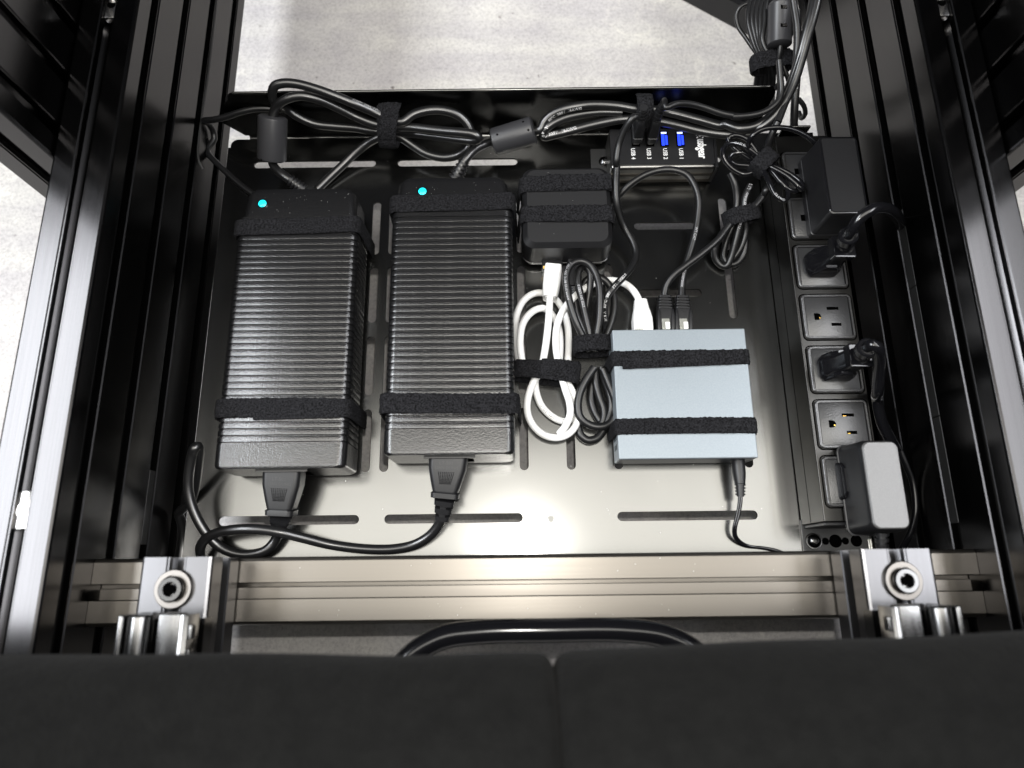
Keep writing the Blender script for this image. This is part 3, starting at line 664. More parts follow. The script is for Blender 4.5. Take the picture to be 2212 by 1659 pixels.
# A2: thinner cable looping out past the tray edge at the far left
pA2 = F('R2', [(900, 960, 20), (600, 935, 26), (330, 905, 34), (240, 902, 37), (120, 905, 38), (0, 930, 37)]) + F('R1', [(1900, 962, 34), (1780, 992, 30), (1690, 1003, 22), (1640, 1030, 12), (1625, 1085, 4), (1660, 1150, 0), (1720, 1250, 1), (1810, 1365, 3), (1920, 1468, 3), (2030, 1560, 3), (2150, 1640, 3)])
for v in pA2[9:12]: v.x = max(v.x, -256)
tA2, _ = cable_thing('thin black cable bending out past the far left tray corner', pA2, 2.6, M_CABLE2)

# B: right adapter's output cable: strain relief, tilted ferrite, loops, off to the top right
pB = F('R2', [(1795, 1455, 20), (1840, 1370, 24), (1890, 1300, 26), (1960, 1235, 25), (2060, 1190, 22)]) + F('R3', [(115, 1175, 21), (290, 1125, 25), (440, 1082, 29), (500, 1080, 31), (530, 1015, 34), (600, 950, 38), (720, 900, 42), (860, 875, 44), (1000, 870, 44), (1150, 880, 44), (1290, 903, 44), (1450, 912, 44), (1600, 940, 44), (1800, 990, 45), (2000, 1040, 46)]) + F('R4', [(40, 905, 48), (130, 935, 50), (240, 925, 52), (340, 870, 55), (430, 770, 60), (510, 620, 66), (560, 480, 72), (610, 300, 80), (655, 130, 86), (690, -60, 90)])
tB, pathB = cable_thing('thick black cable from the right adapter through the tilted ferrite', pB, RD, seg=14)
lathe('strain_relief', M_PLAS, tB, P('R2', 1785, 1485, 17), P('R2', 1868, 1335, 25), ribbed(5, 6.4, 4.6), 18)
fa, fb_ = P('R3', 110, 1182, 22), P('R3', 450, 1078, 31)
fc = lathe('ferrite_core', M_FERR, tB, fa, fb_, [(0, 9.5), (.03, 10.9), (.06, 11.1), (.94, 11.1), (.97, 10.9), (1, 9.5)], 30)
axb = (fb_ - fa).normalized()
for s_, a in ((.18, .15), (.82, -.25), (.9, .5)):
    up = Vector((0, 0, 1)); n = (up - axb * up.dot(axb)).normalized(); n = (n * math.cos(a) + axb.cross(n) * math.sin(a))
    c = fa.lerp(fb_, s_); lathe('moulding_pit', M_HOLE, fc, c + n * 10.7, c + n * 11.2, [(0, .9), (1, .9)], 10)
cable_print(tB, pathB, RD, '80\u00b0C  300V  16AWG', 3.4, 96, M_PRINT, roll=-.9)

# B2: folded power lead running past the hub to the right
pB2 = F('R3', [(1180, 932, 38), (1000, 930, 37), (850, 947, 36), (700, 982, 35), (590, 1035, 33), (520, 1100, 29), (530, 1135, 25), (600, 1122, 26), (750, 1085, 29), (900, 1045, 31), (1050, 1012, 33), (1200, 988, 35), (1350, 990, 37), (1500, 1010, 38), (1650, 1042, 38), (1800, 1080, 38), (1940, 1105, 39), (2080, 1115, 41), (2200, 1090, 44)]) + F('R4', [(250, 945, 50), (350, 890, 56), (440, 790, 62), (530, 620, 68), (590, 440, 75), (640, 260, 82), (690, 80, 88), (720, -60, 92)])
tB2, pathB2 = cable_thing('printed black mains lead folded beside the hub and rising at the far right', pB2, RD, seg=14)
cable_print(tB2, pathB2, RD, 'A  80\u00b0C   300V   16AWG', 3.6, 62, M_PRINT, roll=.1)

# C, D: mains cords with moulded connectors
def iec(t, top, neck, end, ux):
    o = Vector(top); a = (Vector(neck) - o).normalized(); L = (Vector(neck) - o).length
    b_ = lofto('connector_body', M_PLAS, t, o, a, ux, [(-6, 13.5, 9, 4), (0, 13.5, 9, 4), (L * .25, 13.2, 9, 4), (L * .55, 11.2, 8.6, 4), (L * .8, 9.2, 8.0, 3.5), (L * .83, 8.8, 7.8, 3.5), (L * .86, 10.0, 8.4, 3.5), (L * .98, 9.8, 8.2, 3.5), (L, 7.4, 7, 3.5)], 5)
    up = Vector((0, 0, 1)); n = (up - a * up.dot(a)).normalized(); u = Vector(ux)
    bm = bmesh.new()
    for i in range(9):
        for j in range(9):
            s_ = L * (.33 + .035 * i); w_ = (5.4 - .22 * i) * (j / 4 - 1); c = o + a * s_ + u * w_ + n * 8.9
            vs = [bm.verts.new(c + d) for d in (a * .48, u * .48, -a * .48, -u * .48)] ; tp = bm.verts.new(c + n * .45)
            for k in range(4): bm.faces.new((vs[k], vs[(k + 1) % 4], tp))
    obj('grip_pattern', bm, M_PLAS, b_)
    lettering('moulded_lettering', 'LT-501', 3.4, M_EMBOSS, b_, o + a * L * .135 - u * 5.4 + n * 9.08, u, -a)
    lettering('moulded_lettering', 'LIAN DUNG', 3.0, M_EMBOSS, b_, o + a * L * .25 - u * 8 + n * 9.08, u, -a)
    e = Vector(end); nk = Vector(neck)
    for k in range(3):
        f0, f1 = .02 + .33 * k, .02 + .33 * k + .2
        lofto('strain_segment', M_PLAS, t, nk.lerp(e, f0), e - nk, ux, [(0, 7.2 - 1.0 * k, 6 - .6 * k, 2.6), ((e - nk).length * (f1 - f0), 6.9 - 1.0 * k, 5.8 - .6 * k, 2.6)], 4)
        if k < 2: lofto('strain_bridge', M_PLAS, t, nk.lerp(e, f1 - .01), e - nk, ux, [(0, 2.4, 4.8 - .6 * k, 1), ((e - nk).length * .15, 2.4, 4.8 - .6 * k, 1)], 2)
tC = thing('mains_cable', 'black mains cord plugged into the left power adapter', 'cable', 'mains cords of the adapters')
pC = F('S2', [(640, 930, 22), (640, 1010, 18), (634, 1090, 12), (608, 1160, 9), (545, 1225, 9), (430, 1252, 9), (320, 1240, 10), (220, 1192, 12), (135, 1105, 16), (65, 985, 20), (22, 860, 24), (12, 740, 28)]) + F('S1', [(1598, 660, 36), (1618, 615, 39), (1640, 606, 37), (1650, 650, 32), (1642, 760, 22), (1628, 880, 14), (1604, 1000, 6), (1560, 1090, 0), (1470, 1160, -8), (1390, 1240, -14), (1345, 1330, -18), (1320, 1430, -20), (1300, 1560, -20)])
for v in pC: v.x = max(v.x, -253)
pcC = catmull(pC); tubeo('cable_jacket', M_CABLE, tC, pcC, 3.5, 14)
iec(tC, P('S2', 676, 700, 28), P('S2', 655, 985, 23), P('S2', 636, 1095, 12), (1, -.05, 0))
tD = thing('mains_cable', 'black mains cord plugged into the right power adapter and crossing left', 'cable', 'mains cords of the adapters')
pD = F('S2', [(1785, 900, 22), (1770, 980, 18), (1745, 1040, 14), (1680, 1120, 9), (1580, 1182, 6), (1440, 1213, 5), (1250, 1215, 6), (1000, 1185, 10), (800, 1137, 17), (640, 1098, 24), (500, 1078, 26), (350, 1078, 25), (220, 1100, 22), (130, 1145, 18), (95, 1205, 14), (105, 1280, 8), (140, 1380, 0)])
tubeo('cable_jacket', M_CABLE, tD, catmull(pD), 3.5, 14)
iec(tD, P('S2', 1812, 592, 28), P('S2', 1786, 865, 23), P('S2', 1762, 1030, 15), (1, -.05, 0))
# E: white network cable
RW = 2.75
tE = thing('white_network_cable', 'bright white network cable looped between black box and switch', 'cable')
def wh(fr, pts): 
    path = catmull(F(fr, pts)); tubeo('cable_jacket', M_WHITE, tE, path, RW, 14); return path
wh('R7', [(530, 1000, 13), (523, 1120, 16), (512, 1260, 18), (492, 1420, 18), (470, 1540, 17), (450, 1640, 15)])
wh('R7', [(360, 1625, 9), (335, 1580, 10), (312, 1480, 12), (303, 1360, 13), (322, 1240, 14), (375, 1160, 14), (440, 1122, 13), (495, 1122, 11), (552, 1180, 9), (590, 1260, 8), (603, 1370, 8), (600, 1480, 8), (590, 1600, 8)])
wh('R7', [(325, 1625, 4), (305, 1570, 4), (280, 1430, 4), (268, 1290, 4.5), (280, 1160, 5), (325, 1065, 5.5), (395, 1012, 6), (470, 1002, 6), (560, 1042, 5), (625, 1130, 4.5), (660, 1250, 4), (668, 1390, 4), (660, 1520, 4), (640, 1640, 4)])
pw3 = F('R7', [(610, 1620, 14), (585, 1500, 15), (572, 1400, 16), (575, 1290, 17), (600, 1190, 17), (650, 1100, 16), (720, 1025, 14), (805, 960, 12), (900, 918, 11), (1000, 908, 11), (1095, 935, 12), (1165, 995, 13), (1205, 1075, 14), (1215, 1150, 14)])
path = catmull(pw3); tubeo('cable_jacket', M_WHITE, tE, path, RW, 14)
pe1 = wh('S3', [(425, -10, 12), (370, 60, 13), (328, 190, 13), (330, 280, 11), (370, 365, 9), (440, 425, 8), (520, 445, 8), (600, 425, 8), (655, 370, 8), (678, 290, 8), (668, 205, 9), (635, 120, 10), (590, 40, 12), (560, -30, 14)])
pe2 = wh('S3', [(385, 0, 7), (385, 110, 6), (420, 215, 5), (480, 285, 4), (550, 325, 4), (610, 330, 4), (655, 290, 4)])
pe3 = wh('S3', [(540, -40, 15), (568, 40, 15), (592, 120, 15), (618, 200, 14), (622, 285, 13), (590, 365, 12), (545, 420, 9)])
cable_print(tE, pe2, RW, '4PR 75\u00b0C - COMPLIED W', 3.0, 58, M_DPRINT, flip=True)
cable_print(tE, pe1, RW, 'AWG UTP - 2', 3.0, 152, M_DPRINT, flip=False)
# white boots and clear plugs
a0, a1 = P('R7', 550, 832, 10), P('R7', 528, 1045, 13)
lofto('plug_boot', M_WHITE, tE, a0, a1 - a0, (1, 0, 0), [(-3, 6.4, 5.6, 1.5), (0, 7.0, 6.2, 2.2), (16, 6.8, 6, 2.5), (26, 5.6, 5.4, 3), ((a1 - a0).length * .72, 5.0, 4.6, 3), ((a1 - a0).length, 4.0, 3.8, 3)], 4)
for k in range(4):
    c = a0.lerp(a1, .70 + .075 * k); rr_ = 5.2 - .3 * k
    lofto('boot_rib', M_WHITE, tE, c, a1 - a0, (1, 0, 0), [(0, rr_, rr_ - .2, 3), (1.2, rr_, rr_ - .2, 3)], 4)
boxo('clear_plug', M_CLEAR, tE, pq.x - 5.8, pq.x + 5.8, bc[1] - 52, bc[1] - 36, 3, 12, bev=.5)
for k in range(4): boxo('contact', M_GOLD, tE, pq.x - 4 + 2.3 * k, pq.x - 3.2 + 2.3 * k, bc[1] - 49, bc[1] - 41, 12.02, 12.4)
a0, a1 = P('R7', 1226, 1280, 15), P('R7', 1210, 1062, 14)
lofto('plug_boot', M_WHITE, tE, a0, a1 - a0, (1, 0, 0), [(-4, 7.2, 6, 1.5), (0, 7.5, 6.4, 2), (8, 7.5, 6.4, 2.2), (14, 6.6, 6.0, 3), ((a1 - a0).length * .8, 5.2, 5, 3), ((a1 - a0).length, 4.4, 4.4, 3)], 4)
for k in range(4):
    c = a0.lerp(a1, .72 + .075 * k); rr_ = 5.7 - .25 * k
    lofto('boot_rib', M_WHITE, tE, c, a1 - a0, (1, 0, 0), [(0, rr_, rr_ - .3, 3), (1.2, rr_, rr_ - .3, 3)], 4)
q = P('R7', 1200, 1268, 21); boxo('clear_plug', M_CLEAR, tE, q.x - 3, q.x + 3, WY1 - 1, WY1 + 3.5, 19.8, 21.4, bev=.3)

# F: black usb cable of the box, bundled in long loops
RU = 2.8
tF = thing('usb_cable', 'black printed cable bundled in long loops between white cable and switch', 'cable')
def ub(fr, pts, r=RU): 
    path = catmull(F(fr, pts)); tubeo('cable_jacket', M_CABLE2, tF, path, r, 12); return path
f1 = ub('R7', [(830, 1440, 16), (780, 1340, 18), (728, 1230, 22), (682, 1090, 25), (655, 960, 27), (652, 860, 28), (690, 785, 28), (760, 762, 28), (828, 790, 28), (878, 870, 27), (902, 970, 26), (905, 1090, 24), (898, 1210, 21), (880, 1320, 18), (860, 1440, 15)])
f2 = ub('R7', [(850, 1440, 10), (828, 1320, 14), (800, 1190, 17), (768, 1050, 19), (740, 930, 20), (745, 840, 20), (790, 800, 19), (830, 850, 17), (830, 960, 14), (810, 1080, 10), (800, 1200, 8), (830, 1330, 7), (880, 1440, 6)])
f3 = ub('R7', [(920, 1440, 8), (950, 1330, 9), (990, 1220, 10), (1012, 1100, 11), (995, 980, 12), (940, 905, 13), (865, 880, 13), (800, 910, 11), (770, 960, 8)])
cable_print(tF, f1, RU, 'AWM 2725 80\u00b0C 30V VW-1', 2.6, 42, M_GPRINT, flip=False, roll=.3)
cable_print(tF, f2, RU, '2725 30V USB2.0', 2.6, 34, M_GPRINT, flip=False)
# the strand that runs on to the hub
f4p = F('R7', [(900, 1440, 4), (950, 1330, 5), (952, 1240, 8), (938, 1140, 16), (958, 1035, 22), (1010, 960, 24), (1080, 885, 23), (1148, 800, 20), (1178, 720, 18), (1155, 620, 18), (1095, 520, 20), (1052, 420, 26), (1030, 310, 33), (1025, 180, 38), (1032, 40, 42)]) + F('R3', [(1130, 1350, 46), (1150, 1210, 52), (1195, 1085, 60), (1245, 1005, 66), (1280, 970, 68), (1308, 975, 66)])
f4 = catmull(f4p); tubeo('cable_jacket', M_CABLE2, tF, f4, RU, 12)
cable_print(tF, f4, RU, 'WI/8 A   80\u00b0C  30V    FT1   USB2.0', 2.9, 26, M_PRINT, flip=False)
ub('S3', [(790, -40, 14), (735, 40, 13), (692, 130, 12), (676, 225, 11), (695, 310, 10), (755, 355, 9), (830, 370, 9), (900, 345, 9), (942, 275, 10), (930, 175, 11), (892, 75, 12), (850, -30, 13)], 3.1)
ub('S3', [(800, -40, 9), (800, 60, 8), (828, 170, 7), (858, 260, 6), (845, 340, 5), (800, 380, 4)], 3.1)
ub('S3', [(840, -40, 9), (868, 60, 9), (900, 160, 8), (905, 250, 6), (875, 340, 5), (850, 400, 4), (805, 450, 4), (745, 462, 4), (695, 425, 4), (680, 380, 4), (690, 300, 4)], 3.1)
ub('S3', [(815, -40, 6), (780, 60, 5), (765, 160, 4), (790, 260, 3.5), (830, 330, 3.5)], 3.1)
# plug at the box
a0, a1 = P('R7', 712, 790, 11), P('R7', 712, 960, 11)
lofto('plug_shell', M_PLAS, tF, a0, a1 - a0, (1, 0, 0), [(-6, 5.4, 4, 1), (0, 5.8, 4.4, 1.5), ((a1 - a0).length, 5.4, 4.2, 2)], 3)
lathe('strain_relief', M_PLAS, tF, a1, P('R7', 716, 1050, 9), ribbed(5, 4.6, 3.2), 16)
ub('R7', [(716, 1050, 9), (735, 1150, 7), (790, 1280, 6), (850, 1440, 5)])

# usb plugs standing in the hub (vertical, cable leaving upward)
def usb_plug(t, q, lean):
    b0 = Vector((q.x, q.y, HZ + .2))
    lofto('plug_metal', M_STEEL, t, b0, (0, 0, 1), (1, 0, 0), [(0, 2.25, 6, .4), (6, 2.25, 6, .4)], 2)
    lofto('plug_shell', M_PLAS, t, b0 + Vector((0, 0, 5)), (0, 0, 1), (1, 0, 0), [(0, 3.9, 7.6, 1.2), (6, 4.1, 7.9, 1.4), (6.3, 3.6, 7.3, 1.4), (8.5, 3.6, 7.3, 1.4), (8.8, 4.0, 7.6, 1.4), (19, 3.8, 6.4, 2), (22, 3.2, 4.2, 2)], 3)
    lathe('strain_relief', M_PLAS, t, b0 + Vector((0, 0, 26)), b0 + Vector((lean[0], lean[1], 40)), ribbed(4, 4.3, 3.2), 16)
    return b0 + Vector((lean[0], lean[1], 40))
usb_plug(tF, ports[3], (-.5, 0))
tG = thing('usb_cable', 'black cable rising from the third hub port and arching right', 'cable')
eg = usb_plug(tG, ports[2], (1.5, 1))
pG = [eg - Vector((0.4, .4, 3)), eg + Vector((1.5, 2, 4))] + F('S8', [(1095, 150, 70), (1200, 113, 70), (1350, 112, 67), (1500, 150, 64), (1700, 215, 62), (1880, 245, 62)]) + F('R4', [(90, 850, 62), (220, 840, 63), (330, 810, 65), (420, 740, 68), (445, 670, 70), (440, 560, 74), (430, 440, 78)])
tubeo('cable_jacket', M_CABLE2, tG, catmull(pG), 2.35, 12)

# H: two black network cables with moulded plugs in the switch
RN = 2.75
def rj45(t, cx_px, tip):
    a0 = P('R7', cx_px, 1300, 13.5); a1 = P('R7', cx_px, 1140, 13.5); u = (1, 0, 0); ax_ = a1 - a0
    bd = lofto('plug_body', M_PLAS, t, a0, ax_, u, [(-6, 5.9, 4.6, .6), (2, 5.9, 4.8, .8), (4, 6.1, 5.6, 1.5), (ax_.length - 4, 6.2, 5.6, 1.5), (ax_.length, 5.8, 5.4, 2)], 3)
    for s_ in (-1, 1):
        c = a0 + ax_ * .45 + Vector((s_ * 5.3, 0, 5.0))
        lofto('latch_guard', M_PLAS, bd, c - ax_.normalized() * 9, ax_, u, [(0, .8, .6, .4), (3, 1.3, 1.9, .6), (13, 1.3, 1.9, .6), (18, .9, .6, .4)], 3)
    boxo('clear_latch', M_CLEAR, bd, a0.x - 3.0, a0.x + 3.0, a0.y - .5, a0.y + 9, 18.6, 20.2, bev=.3)
    boxo('latch_tip', M_WHITE, bd, a0.x + tip - 1.7, a0.x + tip + 1.7, a0.y + .4, a0.y + 6, 20.25, 21.0, bev=.3)
    b1 = P('R7', cx_px - 2, 1030, 13.5); n_ = 5
    for k in range(n_):
        f = k / n_; c = a1.lerp(b1, f + .02); h = 6.0 - 1.1 * f
        lofto('boot_rib', M_PLAS, bd, c, b1 - a1, u, [(0, h, h - .6, 2), ((b1 - a1).length / n_ * .62, h, h - .6, 2)], 3)
    lofto('boot_core', M_PLAS, bd, a1, b1 - a1, u, [(0, 4.6, 4.4, 2), ((b1 - a1).length, 3.6, 3.4, 2)], 3)
    return b1
tH = thing('network_cable', 'black network cable in the middle switch port, rising to the right bundle', 'cable', 'black network cables in the switch')
e1 = rj45(tH, 1392, 1.2)
pH = [e1 + Vector((0, -4, 0)), e1] + F('R7', [(1402, 955, 15), (1455, 875, 18), (1550, 798, 21), (1680, 700, 24), (1800, 595, 26), (1890, 480, 28), (1985, 415, 30), (2070, 350, 33), (2140, 262, 36)]) + F('R4', [(330, 1390, 40), (400, 1280, 34), (380, 1150, 40), (350, 1060, 50), (385, 960, 58), (420, 890, 62)])
tubeo('cable_jacket', M_CABLE2, tH, catmull(pH), RN, 12)
tI = thing('network_cable', 'black network cable in the right switch port, arching up past the hub', 'cable', 'black network cables in the switch')
e2 = rj45(tI, 1524, 1.6)
pI = [e2 + Vector((0, -4, 0)), e2] + F('R7', [(1525, 940, 14), (1545, 820, 15), (1582, 700, 17), (1622, 560, 20), (1645, 420, 23), (1650, 300, 26), (1620, 195, 28), (1565, 115, 29), (1480, 78, 29), (1370, 75, 27), (1250, 110, 24), (1140, 178, 20), (1060, 255, 15), (1000, 330, 8), (960, 420, 3)])
pti = catmull(pI); tubeo('cable_jacket', M_CABLE2, tI, pti, RN, 12)
cable_print(tI, pti, RN, 'Wentronic', 3.6, 27, M_GPRINT, flip=True)
cable_print(tI, pti, RN, 'WT CAT', 2.8, 62, M_GPRINT, flip=True)

# right hanging bundle
tJ = thing('network_cable', 'black network cable folded in a hanging bundle left of the power strip', 'cable')
def jb(fr, pts, r=RN):
    path = catmull(F(fr, pts)); tubeo('cable_jacket', M_CABLE2, tJ, path, r, 12); return path
jp = jb('R7', [(2040, 190, 34), (2000, 280, 32), (1985, 400, 28), (1955, 500, 22), (1925, 620, 16), (1895, 730, 10), (1860, 800, 6), (1820, 795, 4.5), (1775, 745, 6), (1770, 670, 10), (1810, 580, 15), (1890, 470, 20), (1935, 360, 25), (1935, 250, 30), (1920, 170, 34), (1890, 100, 36)])
jb('R7', [(1960, 440, 18), (1990, 540, 14), (2000, 640, 10), (1985, 720, 7), (1940, 775, 4.5), (1890, 790, 3.5), (1840, 740, 3.5), (1850, 640, 6), (1890, 540, 12), (1940, 440, 18)])
jb('R7', [(1985, 420, 24), (2005, 520, 18), (1985, 620, 13), (1945, 700, 9), (1905, 750, 6)], 2.4)
cable_print(tJ, jp, RN, 'U/UTP', 4.0, 5, M_GPRINT, flip=True)
cable_print(tJ, jp, RN, 'Wentronic Germany', 3.4, 36, M_GPRINT, flip=True)
ph = catmull(F('R4', [(420, 890, 62), (470, 760, 64), (520, 620, 66), (545, 500, 70), (560, 350, 76), (560, 200, 82), (540, 60, 86), (520, -60, 90)]))
tubeo('cable_jacket', M_CABLE2, tH, ph, RN, 12)

# K: thin lead of the big black plug-in supply, coiled and tied
tK = thing('thin_power_lead', 'thin shiny black lead coiled in a bow beside the power strip', 'cable')
def kb(pts, r=1.9):
    path = catmull(F('R4', pts)); tubeo('cable_jacket', M_GLOSS, tK, path, r, 10); return path
kp = kb([(340, 1190, 52), (270, 1130, 56), (190, 1070, 58), (110, 1042, 56), (45, 1055, 52), (20, 1110, 48), (45, 1180, 45), (110, 1240, 44), (190, 1268, 45), (280, 1230, 48), (340, 1190, 50)])
kb([(330, 1200, 47), (240, 1150, 49), (160, 1110, 50), (95, 1120, 48), (70, 1160, 45), (110, 1195, 43), (190, 1205, 43), (270, 1210, 45), (330, 1215, 47)])
kp2 = kb([(300, 1200, 52), (330, 1270, 56), (365, 1345, 58), (405, 1420, 58), (455, 1458, 57), (492, 1440, 55), (488, 1365, 53), (430, 1295, 52), (365, 1235, 51), (330, 1190, 50)])
kb([(320, 1190, 54), (420, 1240, 56), (500, 1290, 57), (560, 1345, 57), (592, 1378, 56), (600, 1345, 54), (540, 1285, 52), (450, 1235, 51), (360, 1195, 50)])
kb([(310, 1190, 50), (380, 1250, 54), (440, 1320, 55), (500, 1380, 54), (560, 1388, 52), (570, 1340, 50), (480, 1260, 49), (380, 1200, 48)])
kb([(300, 1180, 50), (230, 1120, 54), (205, 1060, 60), (225, 1000, 66), (300, 945, 70), (410, 928, 72), (520, 940, 71), (620, 985, 68), (690, 1040, 64), (730, 1075, 60)])
kb([(300, 1200, 46), (200, 1150, 48), (120, 1090, 50), (60, 1010, 50), (100, 985, 52), (190, 1010, 52), (250, 1080, 50), (310, 1180, 48)])
cable_print(tK, kp, 1.9, 'AWG 22 PTI', 2.2, 18, M_GPRINT)
cable_print(tK, kp2, 1.9, 'CS AWG', 2.2, 30, M_GPRINT)

# top right bundle behind the wall, with a ferrite and a tie
tL = thing('display_cable', 'bundled black cables with ribbed ferrite behind the tray at top right', 'cable')
def lb(pts, r=2.2):
    path = catmull(F('R4', pts)); tubeo('cable_jacket', M_CABLE2, tL, path, r, 10); return path
for k, (x0, x1, x2) in enumerate(((210, 240, 300), (240, 265, 320), (270, 285, 345), (300, 300, 365), (330, 310, 385))):
    lb([(x0 + 30, -60, 52 + 2 * k), (x0, 60, 50 + 2 * k), (x0 - 5, 160, 48 + 2 * k), (x1, 300, 44 + 2 * k), (x2 - 10, 440, 38 + 2 * k), (x2 - 30 + 8 * k, 560, 28), (x2 - 45 + 10 * k, 680, 12), (x2 - 45 + 12 * k, 780, -20)], 2.3)
lb([(430, 10, 66), (440, 340, 56), (425, 430, 50), (432, 520, 44), (440, 640, 52), (430, 720, 60)], 2.5)
lb([(210, 20, 50), (150, 50, 48), (118, 110, 44), (130, 190, 40), (190, 280, 38), (260, 380, 36), (330, 450, 34)], 1.7)
lb([(520, 60, 60), (530, 180, 56), (505, 280, 50), (470, 360, 46), (460, 450, 42), (490, 560, 36), (520, 660, 28)], 1.9)
lb([(470, 380, 44), (480, 480, 40), (440, 580, 34), (400, 650, 26)], 1.7)
fl0, fl1 = P('R4', 432, 335, 57), P('R4', 436, 25, 66)
fcl = lathe('ferrite_core', M_FERR, tL, fl0, fl1, [(0, 8), (.03, 9.4), (.9, 9.2), (.93, 9.6), (1, 8.4)], 26)
for s_ in (.3, .72):
    c = fl0.lerp(fl1, s_); boxo('clip_window', M_HOLE, fcl, c.x - 2.6, c.x + 2.2, c.y - 2.2, c.y + 2.2, c.z + 8.8, c.z + 9.6, bev=.3)
    boxo('clip_tongue', M_WASH, fcl, c.x - 1.2, c.x + 2.2, c.y - 1.8, c.y + .8, c.z + 9.3, c.z + 9.75, bev=.2)

# third cable slipping over the wall at the right corner
tM = thing('display_cable', 'black cable with white print bending over the right end of the tray wall', 'cable')
pm = catmull(F('R4', [(560, 80, 70), (565, 300, 62), (560, 520, 54), (548, 700, 46), (540, 830, 38), (540, 930, 30), (560, 1010, 20)])); tubeo('cable_jacket', M_CABLE2, tM, pm, 3.1, 12)
tubeo('cable_jacket', M_CABLE2, tM, catmull(F('R4', [(570, 720, 30), (610, 770, 26), (620, 830, 20), (595, 860, 14), (575, 820, 8)])), 2.0, 10)
cable_print(tM, pm, 3.1, 'E 77 Lemen', 3.4, 60, M_GPRINT, flip=True)

# L: barrel lead of the switch
tN = thing('thin_power_lead', 'thin black lead with barrel plug in the near face of the switch', 'cable')
b0, b1 = P('S3', 1782, 590, 15), P('S3', 1797, 765, 15)
lathe('barrel_plug', M_PLAS, tN, b0 + Vector((0, 6, 0)), b1, [(0, 3.2), (.14, 3.2), (.16, 4.6), (.22, 4.9), (.7, 4.8), (1, 3.8)], 20)
lathe('strain_relief', M_PLAS, tN, b1, P('S3', 1800, 852, 14), ribbed(4, 4.0, 3.4), 18)
pN = catmull(F('S3', [(1800, 840, 14), (1797, 900, 13), (1780, 990, 11), (1760, 1070, 9), (1762, 1120, 7), (1795, 1165, 4), (1860, 1195, 2.5), (1950, 1205, 2.2), (2040, 1222, 2.2), (2140, 1262, 2.2)]))
bm = bmesh.new(); tube(bm, [v + Vector((.75, 0, 0)) for v in pN], 1.05, 8); tube(bm, [v - Vector((.75, 0, 0)) for v in pN], 1.05, 8); obj('twin_jacket', bm, M_GLOSS, tN, 55)

# ------------------------------------------------------------------ cable ties (closed fuzzy bands)
def tie(label, c, axis, u, hu, hz, width, tail=None, group='hook-and-loop ties round cable bundles', thick=1.5, tilt=0):
    t = thing('cable_tie', label, 'cable tie', group)
    c = Vector(c); a = Vector(axis).normalized(); u = Vector(u); u = (u - a * u.dot(a)).normalized(); v = a.cross(u)
    if v.z < 0: v = -v
    loop = []
    for k in range(72):
        g = 2 * math.pi * k / 72; x = math.copysign(abs(math.cos(g)) ** .8, math.cos(g)) * hu; y = math.copysign(abs(math.sin(g)) ** .8, math.sin(g)) * hz
        loop.append(c + u * x + v * (y + .5 * math.sin(3 * g)))
    bm = bmesh.new(); ribbon(bm, resample(loop, 1.2, True), a, width, thick, 14, jit=.3, closed=True); obj('band', bm, M_VELC, t, 60)
    if tail:
        g0, g1, lift, sk, shift = tail; pth = []
        for k in range(24):
            f = k / 23; g = math.radians(g0 + (g1 - g0) * f)
            pth.append(c + a * shift + u * (math.cos(g) * (hu + 1.6 + lift * f)) + v * (math.sin(g) * (hz + 1.6 + lift * f)))
        bm = bmesh.new(); ribbon(bm, resample(pth, 1.2), a, width * .95, thick * .8, 14, jit=.3, skew=sk); obj('overlap_end', bm, M_VELC, t, 60)
    return t
def mid(*q):
    s = Vector()
    for v in q: s += v
    return s / len(q)
c1 = P('R2', 1232, 1045, 32); tie('black tie round the looped cable of the left adapter', c1, (1, -.06, .0), (0, .75, .66), 16.0, 10, 14.5, (120, 20, 1.0, 5, 3))
c2 = P('R3', 1340, 935, 40); tie('black tie standing over the cables beside the hub', c2, (1, 0, -.05), (0, .8, .6), 13, 11, 13, (160, 60, 1.5, 0, 0))
c3 = P('R7', 500, 1610, 10); tie('black tie round the white network cable', c3, (.12, 1, 0), (1, 0, 0), 24.5, 9.5, 14, (100, 20, .5, 2, 2.5))
c4 = P('R7', 850, 1405, 12); tie('black tie round the long loops of black cable beside the switch', c4, (-.05, 1, 0), (1, 0, 0), 14.2, 9.5, 12.5, (20, 150, .4, 2, 0))
c5 = P('R7', 1970, 425, 25); tie('black tie round the hanging cable bundle left of the power strip', c5, (-.25, 1, .25), (1, .2, 0), 13, 10, 12.5)
c6 = P('R4', 315, 1185, 50); tie('black tie round the thin coiled lead beside the power strip', c6, (-.75, .75, 0), (.75, .75, 0), 9.5, 8, 13)
c7 = P('R4', 375, 455, 42); tie('black tie round the cable bundle behind the tray at top right', c7, (-.1, 1, .3), (1, 0, 0), 16, 9, 13)

